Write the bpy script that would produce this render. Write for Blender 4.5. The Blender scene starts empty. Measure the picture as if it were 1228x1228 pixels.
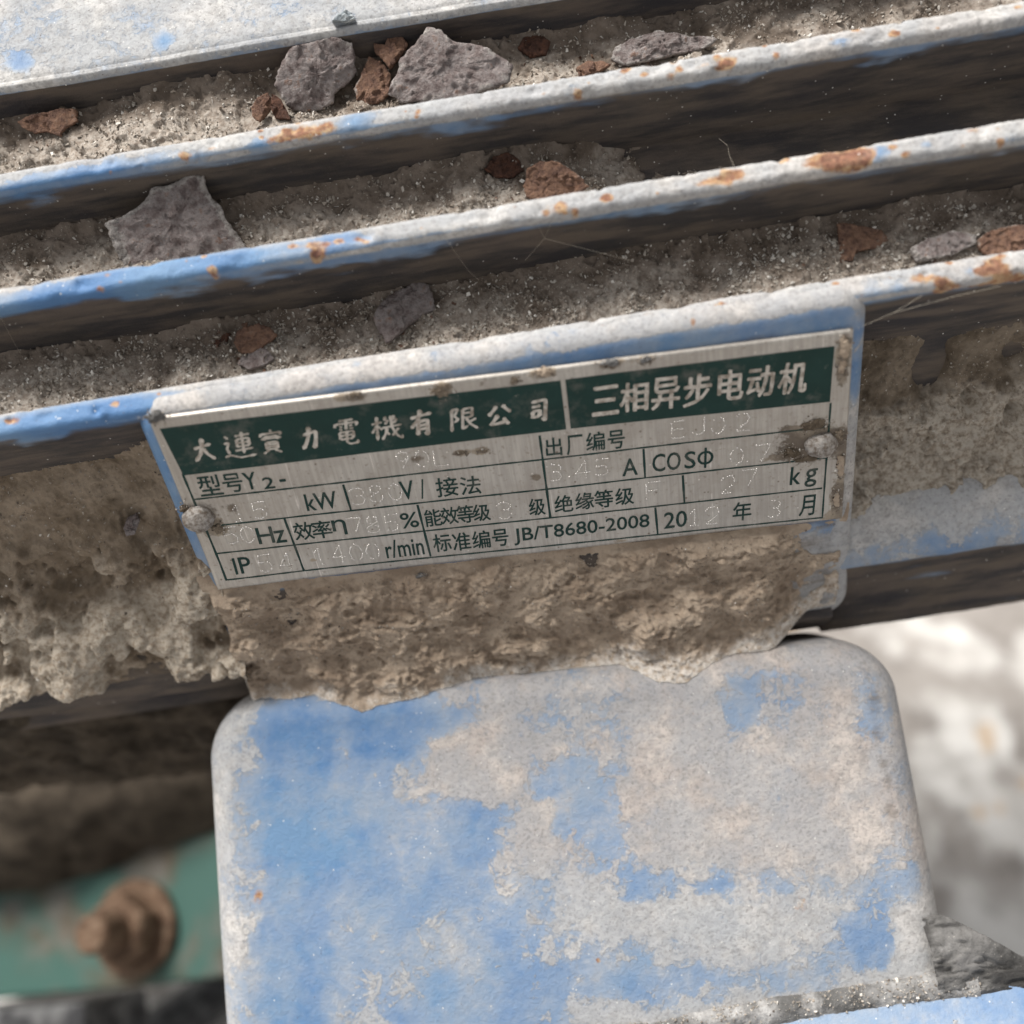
import bpy, math, random
import numpy as np
from mathutils import Matrix, Vector

random.seed(7)
rng = np.random.default_rng(7)
sc = bpy.context.scene
COL = sc.collection
MM = 0.001

# ------------------------------------------------------------------ frame
# Local motor frame, in mm: x along the motor axis, v up along the nameplate, n out of the nameplate.
TILT = math.radians(15.0)              # the nameplate leans back by this much
H0 = 0.230                             # height of the nameplate centre over the floor (m)
ROT = Matrix.Rotation(math.radians(90) - TILT, 4, 'X')
WORLD = Matrix.Translation((0, 0, H0)) @ ROT

# ------------------------------------------------------------------ camera (a phone held about 16 cm from the plate)
RC = np.array([[0.98761802, -0.15436254, -0.02797966],
               [-0.14013656, -0.78791068, -0.59963197],
               [0.07051524, 0.59612831, -0.79978662]])      # rows: x, v, n seen from the camera
CAM = np.array([2.7477, 89.4575, 129.5457])
FPX, CPX = 1258.0, 614.0
cd = bpy.data.cameras.new('camera')
cam = bpy.data.objects.new('camera', cd)
COL.objects.link(cam)
loc_m = Matrix(((RC[0, 0], -RC[0, 1], -RC[0, 2], CAM[0] * MM),
                (RC[1, 0], -RC[1, 1], -RC[1, 2], CAM[1] * MM),
                (RC[2, 0], -RC[2, 1], -RC[2, 2], CAM[2] * MM),
                (0, 0, 0, 1)))
cam.matrix_world = WORLD @ loc_m
cd.sensor_width = 36
cd.sensor_height = 36
cd.lens = 36 * FPX / 1228
cd.clip_start = 0.005
cd.clip_end = 200
cd.dof.use_dof = True
cd.dof.focus_distance = 0.161
cd.dof.aperture_fstop = 8.0
sc.camera = cam

# ------------------------------------------------------------------ daylight
SUN_DIR = Vector((-0.36, 0.36, 0.86)).normalized()          # towards the sun: high, a little behind the motor, from the left
w = bpy.data.worlds.new('World')
sc.world = w
w.use_nodes = True
wn, wl = w.node_tree.nodes, w.node_tree.links
for n_ in list(wn):
    wn.remove(n_)
sky = wn.new('ShaderNodeTexSky')
sky.sky_type = 'NISHITA'
sky.sun_disc = False
sky.sun_elevation = math.asin(SUN_DIR.z)
sky.sun_rotation = math.atan2(SUN_DIR.x, SUN_DIR.y)
sky.air_density = 1.0
sky.dust_density = 4.0
hs = wn.new('ShaderNodeHueSaturation')                       # overcast: the blue is washed out
hs.inputs['Saturation'].default_value = 0.06
bg = wn.new('ShaderNodeBackground')
bg.inputs['Strength'].default_value = 0.072
wo = wn.new('ShaderNodeOutputWorld')
wl.new(sky.outputs[0], hs.inputs['Color'])
wl.new(hs.outputs[0], bg.inputs[0])
wl.new(bg.outputs[0], wo.inputs[0])
sl = bpy.data.lights.new('sun', 'SUN')
sl.energy = 2.6
sl.angle = math.radians(24)
sl.color = (1.0, 0.96, 0.905)
so = bpy.data.objects.new('sun', sl)
so.rotation_euler = SUN_DIR.to_track_quat('Z', 'Y').to_euler()
so.location = (0, 0.6, 1.5)
COL.objects.link(so)
sc.view_settings.view_transform = 'Standard'
sc.view_settings.look = 'None'
sc.view_settings.exposure = 1.13
sc.view_settings.gamma = 1.0


# ------------------------------------------------------------------ geometry helpers
def ray(px, py):
    return RC @ np.array([(px - CPX) / FPX, (py - CPX) / FPX, 1.0])


def hit(px, py, n0=0.0):
    """Point of the plane n = n0 that the photograph shows at a pixel."""
    k = ray(px, py)
    return CAM + k * ((n0 - CAM[2]) / k[2])


def hit_plane(px, py, o, nv):
    k = ray(px, py)
    return CAM + k * (((np.asarray(o) - CAM) @ nv) / (k @ nv))


def unit(v):
    v = np.asarray(v, float)
    return v / np.linalg.norm(v)


def ss(a, b, x):
    t = np.clip((np.asarray(x, float) - a) / (b - a), 0, 1)
    return t * t * (3 - 2 * t)


_perm = np.random.default_rng(3).permutation(256)
_perm = np.concatenate([_perm, _perm, _perm])
_grad = np.random.default_rng(4).normal(size=(256, 3))
_grad /= np.linalg.norm(_grad, axis=1, keepdims=True)


def perlin(p):
    p = np.asarray(p, float)
    shp = p.shape[:-1]
    p = p.reshape(-1, 3)
    i = np.floor(p).astype(np.int64)
    f = p - i
    i &= 255
    u = f * f * f * (f * (f * 6 - 15) + 10)
    out = 0
    for dx in (0, 1):
        for dy in (0, 1):
            for dz in (0, 1):
                h = _perm[_perm[_perm[(i[:, 0] + dx) & 255] + ((i[:, 1] + dy) & 255)] + ((i[:, 2] + dz) & 255)]
                g = _grad[h]
                d = g[:, 0] * (f[:, 0] - dx) + g[:, 1] * (f[:, 1] - dy) + g[:, 2] * (f[:, 2] - dz)
                wx = u[:, 0] if dx else 1 - u[:, 0]
                wy = u[:, 1] if dy else 1 - u[:, 1]
                wz = u[:, 2] if dz else 1 - u[:, 2]
                out = out + d * wx * wy * wz
    return (out * 1.5).reshape(shp)


def fbm(p, scale, octv=4, rough=0.5, seed=0.0, ridged=False):
    """Noise of about -1..1; scale is the size in mm of the largest lumps."""
    q = np.asarray(p, float) / scale + np.array([seed * 17.3, seed * 9.1, seed * 5.7])
    a, s, tot = 1.0, 0.0, 0.0
    for k in range(octv):
        v = perlin(q)
        s = s + a * ((1 - 2 * np.abs(v)) if ridged else v)
        tot += a
        a *= rough
        q = q * 2.03 + 3.7
    return s / tot


def link(o, parent=None):
    COL.objects.link(o)
    if parent is not None:
        o.parent = parent
    return o


def make(name, verts, faces, mat, parent=None, attrs=None, smooth=True, local=True):
    """One mesh object; verts in mm of the motor frame. Without a parent it stands in the world by itself."""
    me = bpy.data.meshes.new(name)
    me.from_pydata((np.asarray(verts, float) * MM).tolist() if len(verts) < 400 else [], [], faces if len(verts) < 400 else [])
    if len(verts) >= 400:
        V = np.asarray(verts, np.float32) * MM
        me.vertices.add(len(V))
        me.vertices.foreach_set('co', V.ravel())
        if isinstance(faces, np.ndarray):
            nf, k = faces.shape
            loops = faces.ravel().astype(np.int32)
            starts = np.arange(0, nf * k, k, dtype=np.int32)
        else:
            ln = np.array([len(f) for f in faces], np.int32)
            nf = len(ln)
            loops = np.array([i for f in faces for i in f], np.int32)
            starts = np.concatenate([[0], np.cumsum(ln)[:-1]]).astype(np.int32)
        me.loops.add(len(loops))
        me.loops.foreach_set('vertex_index', loops)
        me.polygons.add(nf)
        me.polygons.foreach_set('loop_start', starts)
        me.update(calc_edges=True)
    me.validate()
    me.polygons.foreach_set('use_smooth', [smooth] * len(me.polygons))
    for k, a in (attrs or {}).items():
        at = me.attributes.new(k, 'FLOAT', 'POINT')
        at.data.foreach_set('value', np.asarray(a, np.float32).ravel())
    me.materials.append(mat)
    me.update()
    o = bpy.data.objects.new(name, me)
    link(o, parent)
    if parent is None and local:
        o.matrix_world = WORLD
    return o


def grid_faces(nu, nv, wrap=False):
    i = np.arange(nu - 1)[:, None]
    j = np.arange(nv if wrap else nv - 1)[None, :]
    j2 = (j + 1) % nv
    return np.stack([i * nv + j, (i + 1) * nv + j, (i + 1) * nv + j2, i * nv + j2], -1).reshape(-1, 4)


def sheet(name, P, mat, parent=None, attrs=None, flip=False, wrap=False, extra=None):
    nu, nv = P.shape[:2]
    F = grid_faces(nu, nv, wrap)
    if flip:
        F = F[:, ::-1]
    V = P.reshape(-1, 3)
    if extra:
        F = [tuple(f) for f in F] + extra
    return make(name, V, F, mat, parent, attrs)


def tag(o, label=None, cat=None, group=None, kind=None):
    if label:
        o['label'] = label
    if cat:
        o['category'] = cat
    if group:
        o['group'] = group
    if kind:
        o['kind'] = kind
    return o


# ------------------------------------------------------------------ material helpers
class NT:
    def __init__(self, name):
        self.m = bpy.data.materials.new(name)
        self.m.use_nodes = True
        self.n, self.l = self.m.node_tree.nodes, self.m.node_tree.links
        self.bsdf = self.n['Principled BSDF']
        tc = self.n.new('ShaderNodeTexCoord')
        mp = self.n.new('ShaderNodeMapping')
        mp.inputs['Scale'].default_value = (1000, 1000, 1000)     # object space in mm
        self.l.new(tc.outputs['Object'], mp.inputs[0])
        self.co = mp.outputs[0]

    def put(self, sock, v):
        if isinstance(v, bpy.types.NodeSocket):
            self.l.new(v, sock)
        elif isinstance(v, (tuple, list)) and len(v) == 3 and sock.type == 'RGBA':
            sock.default_value = (*v, 1)
        else:
            sock.default_value = v

    def noise(self, scale, detail=4, rough=0.55, off=0.0, stretch=None, dist=0.0):
        co = self.co
        if stretch or off:
            mp = self.n.new('ShaderNodeMapping')
            mp.inputs['Location'].default_value = (off, off * 1.7, off * .6)
            if stretch:
                mp.inputs['Scale'].default_value = stretch
            self.l.new(co, mp.inputs[0])
            co = mp.outputs[0]
        t = self.n.new('ShaderNodeTexNoise')
        t.inputs['Scale'].default_value = 1.0 / scale
        t.inputs['Detail'].default_value = detail
        t.inputs['Roughness'].default_value = rough
        t.inputs['Distortion'].default_value = dist
        self.l.new(co, t.inputs['Vector'])
        return t.outputs['Fac']

    def voro(self, scale, feature='F1'):
        t = self.n.new('ShaderNodeTexVoronoi')
        t.feature = feature
        t.inputs['Scale'].default_value = 1.0 / scale
        self.l.new(self.co, t.inputs['Vector'])
        return t.outputs

    def attr(self, name):
        a = self.n.new('ShaderNodeAttribute')
        a.attribute_name = name
        return a.outputs['Fac']

    def math(self, op, a, b=0.0, clamp=False):
        t = self.n.new('ShaderNodeMath')
        t.operation = op
        t.use_clamp = clamp
        self.put(t.inputs[0], a)
        self.put(t.inputs[1], b)
        return t.outputs[0]

    def step(self, x, lo, hi, a=0.0, b=1.0):
        t = self.n.new('ShaderNodeMapRange')
        t.interpolation_type = 'SMOOTHSTEP'
        for s, v in zip(t.inputs[:5], (x, lo, hi, a, b)):
            self.put(s, v)
        return t.outputs[0]

    def mix(self, f, a, b):
        t = self.n.new('ShaderNodeMix')
        t.data_type = 'RGBA'
        self.put(t.inputs[0], f)
        self.put(t.inputs[6], a)
        self.put(t.inputs[7], b)
        return t.outputs[2]

    def ramp(self, x, stops):
        t = self.n.new('ShaderNodeValToRGB')
        e = t.color_ramp.elements
        while len(e) < len(stops):
            e.new(0.5)
        for el, (p, c) in zip(e, stops):
            el.position = p
            el.color = (*c, 1)
        self.l.new(x, t.inputs[0])
        return t.outputs[0]

    def bump(self, h, dist, strength=1.0, prev=None):
        t = self.n.new('ShaderNodeBump')
        t.inputs['Distance'].default_value = dist * MM
        t.inputs['Strength'].default_value = strength
        self.l.new(h, t.inputs['Height'])
        if prev is not None:
            self.l.new(prev, t.inputs['Normal'])
        return t.outputs[0]

    def out(self, color=None, rough=0.8, normal=None, metallic=0.0, spec=0.3):
        b = self.bsdf
        if color is not None:
            self.put(b.inputs['Base Color'], color)
        self.put(b.inputs['Roughness'], rough)
        self.put(b.inputs['Metallic'], metallic)
        b.inputs['Specular IOR Level'].default_value = spec
        if normal is not None:
            self.l.new(normal, b.inputs['Normal'])
        return self.m

    def edge(self, base, noise, k, lo, hi):
        """Ragged mask: where base plus noise climbs over lo..hi."""
        return self.step(self.math('ADD', base, self.math('MULTIPLY', self.math('SUBTRACT', noise, 0.5), k)), lo, hi)


def paint_material(name, blue=(0.080, 0.175, 0.345), blue2=(0.135, 0.235, 0.375)):
    """Old blue enamel under dust, grime and rust; the vertex values dust, rust and grime say where."""
    t = NT(name)
    dust, rust, grime, warm = t.attr('dust'), t.attr('rust'), t.attr('grime'), t.attr('warm')
    nb = t.noise(14, 3, 0.5, 3)
    n1 = t.noise(4.2, 10, 0.72, 11, dist=0.5)
    nl = t.noise(11, 6, 0.62, 47)
    nf = t.noise(0.55, 5, 0.65, 5)
    nm = t.noise(2.2, 6, 0.62, 19)
    base = t.mix(t.step(nb, 0.35, 0.65), blue, blue2)
    film = t.math('MULTIPLY', t.math('ADD', t.math('ADD', dust, t.math('MULTIPLY', t.math('SUBTRACT', nl, 0.5), 1.3)), t.math('MULTIPLY', t.math('SUBTRACT', nm, 0.5), 0.6)), 1.25, True)
    filmc = t.mix(t.step(nb, 0.3, 0.7), (0.27, 0.33, 0.41), (0.34, 0.345, 0.355))
    col = t.mix(film, base, filmc)
    soft = t.step(t.math('ADD', dust, t.math('MULTIPLY', t.math('SUBTRACT', t.math('ADD', nl, nm), 1.0), 0.9)), 0.40, 0.92)
    thick = t.edge(dust, n1, 1.45, 0.56, 0.635)
    d_a = t.mix(t.step(t.noise(9, 4, 0.6, 31), 0.38, 0.62), (0.50, 0.495, 0.49), (0.56, 0.55, 0.53))
    d_b = t.mix(t.step(t.noise(7, 4, 0.6, 33), 0.38, 0.62), (0.43, 0.375, 0.34), (0.52, 0.465, 0.425))
    d_col = t.mix(warm, d_a, d_b)
    ng = t.noise(1.4, 8, 0.74, 71)
    d_col = t.mix(t.step(ng, 0.36, 0.60, 0.55, 0.0), d_col, (0.235, 0.225, 0.215))
    d_col = t.mix(t.step(nl, 0.45, 0.62, 0.55, 0.0), d_col, (0.30, 0.315, 0.335))
    d_col = t.mix(t.step(nf, 0.34, 0.50, 0.5, 0.0), d_col, (0.17, 0.16, 0.15))
    d_col = t.mix(t.math('MULTIPLY', t.step(nm, 0.52, 0.70), 0.5), d_col, (0.30, 0.29, 0.28))
    col = t.mix(t.math('MULTIPLY', soft, 0.66), col, d_col)
    chip = t.edge(dust, t.noise(1.1, 7, 0.7, 83), 1.15, 0.60, 0.66)
    thick = t.math('MAXIMUM', thick, t.math('MULTIPLY', chip, 0.8))
    col = t.mix(t.math('MULTIPLY', thick, 0.90), col, d_col)
    ns = t.noise(3.2, 7, 0.62, 99, stretch=(0.2, 1.0, 1.0))
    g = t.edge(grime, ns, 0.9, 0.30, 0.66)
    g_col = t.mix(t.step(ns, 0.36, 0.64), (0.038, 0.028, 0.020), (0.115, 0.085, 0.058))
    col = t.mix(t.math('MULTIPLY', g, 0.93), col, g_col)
    r = t.math('MULTIPLY', t.edge(rust, t.noise(2.6, 7, 0.7, 91), 1.9, 0.34, 0.74), 0.92)
    r_col = t.ramp(t.noise(1.3, 6, 0.7, 41), [(0.30, (0.10, 0.035, 0.015)), (0.42, (0.27, 0.12, 0.055)),
                                             (0.55, (0.43, 0.27, 0.14)), (0.72, (0.52, 0.42, 0.29))])
    core = t.edge(rust, t.noise(0.9, 6, 0.7, 43), 0.9, 0.72, 1.0)
    r_col = t.mix(t.math('MULTIPLY', core, 0.8), r_col, t.mix(t.step(nf, 0.4, 0.6), (0.10, 0.035, 0.022), (0.23, 0.095, 0.055)))
    col = t.mix(r, col, r_col)
    # tiny specks of dark dirt and pale grit
    v = t.voro(0.9)
    sp = t.math('MULTIPLY', t.step(v[0], 0.16, 0.05), t.step(t.noise(2.5, 2, 0.5, 8), 0.50, 0.62))
    col = t.mix(t.math('MULTIPLY', sp, 0.75), col, (0.10, 0.08, 0.065))
    v2 = t.voro(1.25)
    sp2 = t.math('MULTIPLY', t.step(v2[0], 0.13, 0.04), t.step(t.noise(4, 2, 0.5, 58), 0.52, 0.6))
    col = t.mix(sp2, col, (0.72, 0.70, 0.66))
    hgt = t.math('ADD', t.math('MULTIPLY', thick, 0.20), t.math('ADD', t.math('MULTIPLY', nf, 0.5), t.math('MULTIPLY', ng, 0.8)))
    nrm = t.bump(hgt, 0.26, 0.9)
    nrm = t.bump(t.noise(0.22, 4, 0.6, 2), 0.05, 0.55, nrm)
    rough = t.math('ADD', 0.46, t.math('MULTIPLY', t.math('MAXIMUM', thick, g), 0.42))
    return t.out(col, rough, nrm, spec=0.22)


def dirt_material(name, c_dark, c_mid, c_pale, speck=0.5):
    t = NT(name)
    pale = t.attr('pale')
    n1 = t.noise(6, 7, 0.62, 3)
    n2 = t.noise(0.9, 6, 0.68, 7)
    n3 = t.noise(0.3, 4, 0.6, 17)
    col = t.mix(t.step(n1, 0.34, 0.64), c_dark, c_mid)
    col = t.mix(t.step(n2, 0.26, 0.46, 0.55, 0.0), col, tuple(c * 0.4 for c in c_dark))
    pm = t.edge(pale, n1, 0.8, 0.42, 0.75)
    col = t.mix(t.math('MULTIPLY', pm, 0.85), col, t.mix(t.step(n2, 0.35, 0.6), c_mid, c_pale))
    v = t.voro(0.55)
    f = t.math('MULTIPLY', t.step(v[0], 0.26, 0.10), t.step(v[1], 0.62, 0.95))
    col = t.mix(t.math('MULTIPLY', f, speck), col, (0.62, 0.58, 0.52))
    v2 = t.voro(0.75)
    f2 = t.math('MULTIPLY', t.step(v2[0], 0.24, 0.08), t.step(v2[1], 0.80, 0.9))
    col = t.mix(t.math('MULTIPLY', f2, 0.25), col, (0.06, 0.042, 0.03))
    h = t.math('ADD', t.math('MULTIPLY', n2, 0.7), t.math('MULTIPLY', n3, 0.4))
    nrm = t.bump(h, 0.42, 0.9)
    return t.out(col, 0.95, nrm, spec=0.15)


def rust_material(name, kind):
    t = NT(name)
    n1 = t.noise(1.9, 8, 0.74, 5)
    n2 = t.noise(0.55, 6, 0.72, 9)
    rim = t.attr('rim')
    if kind == 'grey':
        c = t.ramp(n1, [(0.32, (0.11, 0.08, 0.075)), (0.45, (0.22, 0.18, 0.17)), (0.56, (0.32, 0.285, 0.275)), (0.68, (0.24, 0.14, 0.10))])
        orange = t.edge(0.30, n2, 1.2, 0.46, 0.62)
    elif kind == 'orange':
        c = t.ramp(n1, [(0.32, (0.07, 0.035, 0.025)), (0.43, (0.17, 0.10, 0.075)), (0.56, (0.28, 0.165, 0.11)), (0.70, (0.24, 0.185, 0.165))])
        orange = t.edge(0.42, n2, 1.2, 0.46, 0.62)
    else:
        c = t.ramp(n1, [(0.32, (0.035, 0.022, 0.018)), (0.50, (0.10, 0.05, 0.035)), (0.68, (0.17, 0.075, 0.045))])
        orange = t.edge(0.32, n2, 1.2, 0.46, 0.62)
    c = t.mix(t.math('MULTIPLY', orange, 0.5), c, (0.25, 0.125, 0.075))
    dusty = t.edge(rim, n1, 1.5, 0.40, 0.62)
    c = t.mix(t.math('MULTIPLY', dusty, 0.75), c, t.mix(t.step(n2, 0.4, 0.6), (0.30, 0.275, 0.255), (0.52, 0.49, 0.46)))
    c = t.mix(t.step(n2, 0.30, 0.44, 0.65, 0.0), c, (0.03, 0.02, 0.018))
    nrm = t.bump(t.math('ADD', n2, t.math('ADD', t.math('MULTIPLY', t.noise(0.3, 4, 0.6), 0.4), n1)), 0.6, 1.0)
    return t.out(c, 0.85, nrm, spec=0.25)


M_PAINT = paint_material('weathered_blue_paint')
M_DIRT = dirt_material('grey_channel_dirt', (0.125, 0.098, 0.077), (0.232, 0.190, 0.156), (0.41, 0.37, 0.325), 0.9)
M_MUD = dirt_material('brown_dried_mud', (0.275, 0.21, 0.155), (0.43, 0.345, 0.265), (0.66, 0.62, 0.57), 0.22)
M_MOUND = dirt_material('tan_lumpy_dirt', (0.16, 0.122, 0.086), (0.30, 0.24, 0.18), (0.52, 0.46, 0.38), 0.25)
M_DARKDIRT = dirt_material('dark_brown_dirt', (0.10, 0.077, 0.055), (0.22, 0.178, 0.135), (0.45, 0.405, 0.345), 0.25)
M_SHADEMUD = dirt_material('shade_darkened_mud', (0.03, 0.024, 0.018), (0.075, 0.06, 0.045), (0.20, 0.17, 0.14), 0.1)  # mud coloured near black to stand in for the deep shade under the motor
M_GREYCLOD = dirt_material('grey_clod', (0.10, 0.098, 0.095), (0.27, 0.265, 0.26), (0.46, 0.45, 0.44), 0.5)
M_CLOD2 = dirt_material('grey_fibrous_clod', (0.05, 0.048, 0.046), (0.17, 0.165, 0.16), (0.38, 0.37, 0.36), 0.5)
M_RUST = {k: rust_material(k + '_rust', k) for k in ('grey', 'orange', 'dark')}


def metal_material():
    t = NT('dirty_aluminium')
    gr = t.attr('grime')
    n1 = t.noise(7, 6, 0.6, 3)
    n2 = t.noise(0.8, 5, 0.65, 5)
    br = t.noise(0.55, 4, 0.6, 6, stretch=(1.0, 0.045, 1.0))       # brushed grain, up and down the plate
    col = t.mix(t.step(n1, 0.35, 0.65), (0.375, 0.345, 0.31), (0.475, 0.445, 0.405))
    col = t.mix(t.step(br, 0.35, 0.65, 0.0, 0.45), col, (0.27, 0.245, 0.22))
    col = t.mix(t.step(n2, 0.56, 0.72, 0.0, 0.6), col, (0.21, 0.175, 0.14))
    v = t.voro(1.5)
    sp = t.math('MULTIPLY', t.step(v[0], 0.17, 0.05), t.step(v[1], 0.45, 0.6))
    col = t.mix(t.math('MULTIPLY', sp, 0.75), col, (0.12, 0.085, 0.06))
    v2 = t.voro(2.1)
    col = t.mix(t.math('MULTIPLY', t.step(v2[0], 0.09, 0.03), t.step(v2[1], 0.4, 0.5)), col, (0.62, 0.58, 0.53))
    sx = t.noise(0.7, 2, 0.5, 61, stretch=(1.0, 0.03, 1.0), dist=0.4)
    col = t.mix(t.math('MULTIPLY', t.step(sx, 0.69, 0.72), t.step(n1, 0.45, 0.55)), col, (0.60, 0.56, 0.52))
    g = t.edge(gr, n2, 1.0, 0.40, 0.66)
    col = t.mix(t.math('MULTIPLY', g, 0.85), col, t.mix(t.step(n1, 0.4, 0.6), (0.11, 0.08, 0.055), (0.32, 0.26, 0.19)))
    nrm = t.bump(n2, 0.05, 0.45)
    nrm = t.bump(br, 0.03, 0.3, nrm)
    met = t.math('SUBTRACT', 0.45, t.math('MULTIPLY', g, 0.45))
    rough = t.math('ADD', 0.40, t.math('MULTIPLY', t.math('MAXIMUM', g, t.step(n1, 0.3, 0.7, 0, .25)), 0.4))
    return t.out(col, rough, nrm, metallic=met, spec=0.4)


def ink_material(name, wear):
    t = NT(name)
    n2 = t.noise(0.9, 7, 0.72, 23)
    n1 = t.noise(6, 5, 0.6, 13)
    col = t.mix(t.step(n1, 0.35, 0.7), (0.006, 0.030, 0.025), (0.013, 0.042, 0.036))
    worn = t.step(t.math('ADD', n2, t.math('MULTIPLY', t.math('SUBTRACT', n1, 0.5), 0.5)), wear, wear + 0.07)
    col = t.mix(t.math('MULTIPLY', worn, 0.7), col, (0.36, 0.33, 0.29))
    col = t.mix(t.step(t.noise(3.5, 6, 0.65, 44), 0.50, 0.72, 0.0, 0.42), col, (0.17, 0.155, 0.135))
    return t.out(col, t.step(n1, 0.3, 0.7, 0.42, 0.62), t.bump(n2, 0.03, 0.4), spec=0.2)


M_ALU = metal_material()
M_BAND = ink_material('green_ink_band', 0.68)
M_INK = ink_material('green_ink_print', 0.66)
t = NT('bare_metal_letters')
M_LETTER = t.out(t.mix(t.step(t.noise(1.2, 6, 0.7, 3), 0.36, 0.60), (0.26, 0.22, 0.18), (0.58, 0.535, 0.48)), 0.5,
                 t.bump(t.noise(0.5, 4), 0.05, 0.5), metallic=0.25)
t = NT('punched_dots')
M_DOT = t.out((0.85, 0.82, 0.78), 0.22, None, metallic=0.8)
t = NT('rivet_aluminium')
n = t.noise(0.9, 6, 0.7, 3)
M_RIVET = t.out(t.mix(t.step(n, 0.36, 0.62), (0.15, 0.12, 0.095), (0.37, 0.345, 0.32)), 0.55,
                t.bump(t.math('ADD', n, t.noise(0.3, 3)), 0.25, 0.7), metallic=0.35)
t = NT('grit_grains')
gv = t.attr('pale')
M_GRIT = t.out(t.ramp(gv, [(0.0, (0.06, 0.045, 0.035)), (0.35, (0.22, 0.18, 0.145)), (0.75, (0.40, 0.36, 0.31)), (1.0, (0.72, 0.69, 0.64))]),
               0.75, t.bump(t.noise(0.25, 3), 0.1, 0.5))
t = NT('spider_silk')
M_SILK = t.out((0.62, 0.55, 0.45), 0.4)
t = NT('stone_chip')
M_STONE = t.out(t.mix(t.step(t.noise(1.2, 5), 0.4, 0.6), (0.22, 0.25, 0.27), (0.42, 0.45, 0.46)), 0.6, t.bump(t.noise(0.6, 5), 0.3, 0.6))
t = NT('green_machine_paint')
n = t.noise(24, 5, 0.5, 3)
M_GREEN = t.out(t.mix(t.step(n, 0.50, 0.66), (0.035, 0.085, 0.07), t.mix(t.step(t.noise(8, 4), 0.4, 0.6), (0.075, 0.058, 0.038), (0.11, 0.10, 0.085))),
                0.6, t.bump(n, 0.3, 0.5))
t = NT('rusty_bolt')
n = t.noise(2.6, 6, 0.65, 3)
M_BOLT = t.out(t.ramp(n, [(0.33, (0.045, 0.026, 0.016)), (0.5, (0.105, 0.062, 0.037)), (0.66, (0.17, 0.12, 0.082))]), 0.8, t.bump(n, 0.25, 0.6))
t = NT('black_rubber')
M_RUBBER = t.out(t.mix(t.step(t.noise(6, 5), 0.4, 0.62), (0.022, 0.022, 0.024), (0.10, 0.10, 0.10)), 0.6, t.bump(t.noise(2, 5), 0.2, 0.5))
t = NT('stained_concrete')
t.n['Mapping'].inputs['Scale'].default_value = (1000, 1000, 1000)
n1 = t.noise(42, 5, 0.55, 4)
n2 = t.noise(22, 6, 0.62, 9)
c = t.mix(t.step(n1, 0.44, 0.58), (0.19, 0.172, 0.158), (0.56, 0.545, 0.52))
c = t.mix(t.step(n2, 0.40, 0.60, 0.45, 0.0), c, (0.36, 0.335, 0.31))
c = t.mix(t.step(t.noise(26, 3, 0.5, 21), 0.62, 0.70, 0.0, 0.85), c, (0.42, 0.30, 0.19))
M_FLOOR = t.out(c, 0.9, t.bump(n2, 2.0, 0.5), spec=0.2)

# ------------------------------------------------------------------ floor
fl = make('concrete_floor', [(-20e3, -20e3, 0), (20e3, -20e3, 0), (20e3, 20e3, 0), (-20e3, 20e3, 0)], [(0, 1, 2, 3)], M_FLOOR, local=False)
tag(fl, kind='structure', label='pale stained concrete floor far below the motor')

# ------------------------------------------------------------------ the motor
motor = bpy.data.objects.new('electric_motor', None)
COL.objects.link(motor)
motor.matrix_world = WORLD
motor.empty_display_size = 0.02
tag(motor, 'weathered blue electric motor with cooling fins, green and silver nameplate and dusty foot', 'electric motor')

A = np.array([0.819, 0.574])       # the way the fins point, in (v, n)
B = np.array([0.574, -0.819])      # across the channels, up and inward
X0, X1 = -100.0, 100.0


def vn(a, b):
    """(a, b) of the fin frame -> (v, n)."""
    return a * A[0] + b * B[0], a * A[1] + b * B[1]


def spots(P, lst, n0, out=None):
    """Soft spots round points of the photograph that lie at depth n0: (px, py, radius mm along x, radius across, weight)."""
    r = np.zeros(P.shape[:-1]) if out is None else out
    for px, py, rx, ry, wt in lst:
        c_ = hit(px, py, n0)
        d2 = ((P[..., 0] - c_[0]) / rx) ** 2 + (((P[..., 1] - c_[1]) ** 2 + (P[..., 2] - c_[2]) ** 2) / ry ** 2)
        r = r + wt * np.exp(-d2)
    return r


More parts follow.
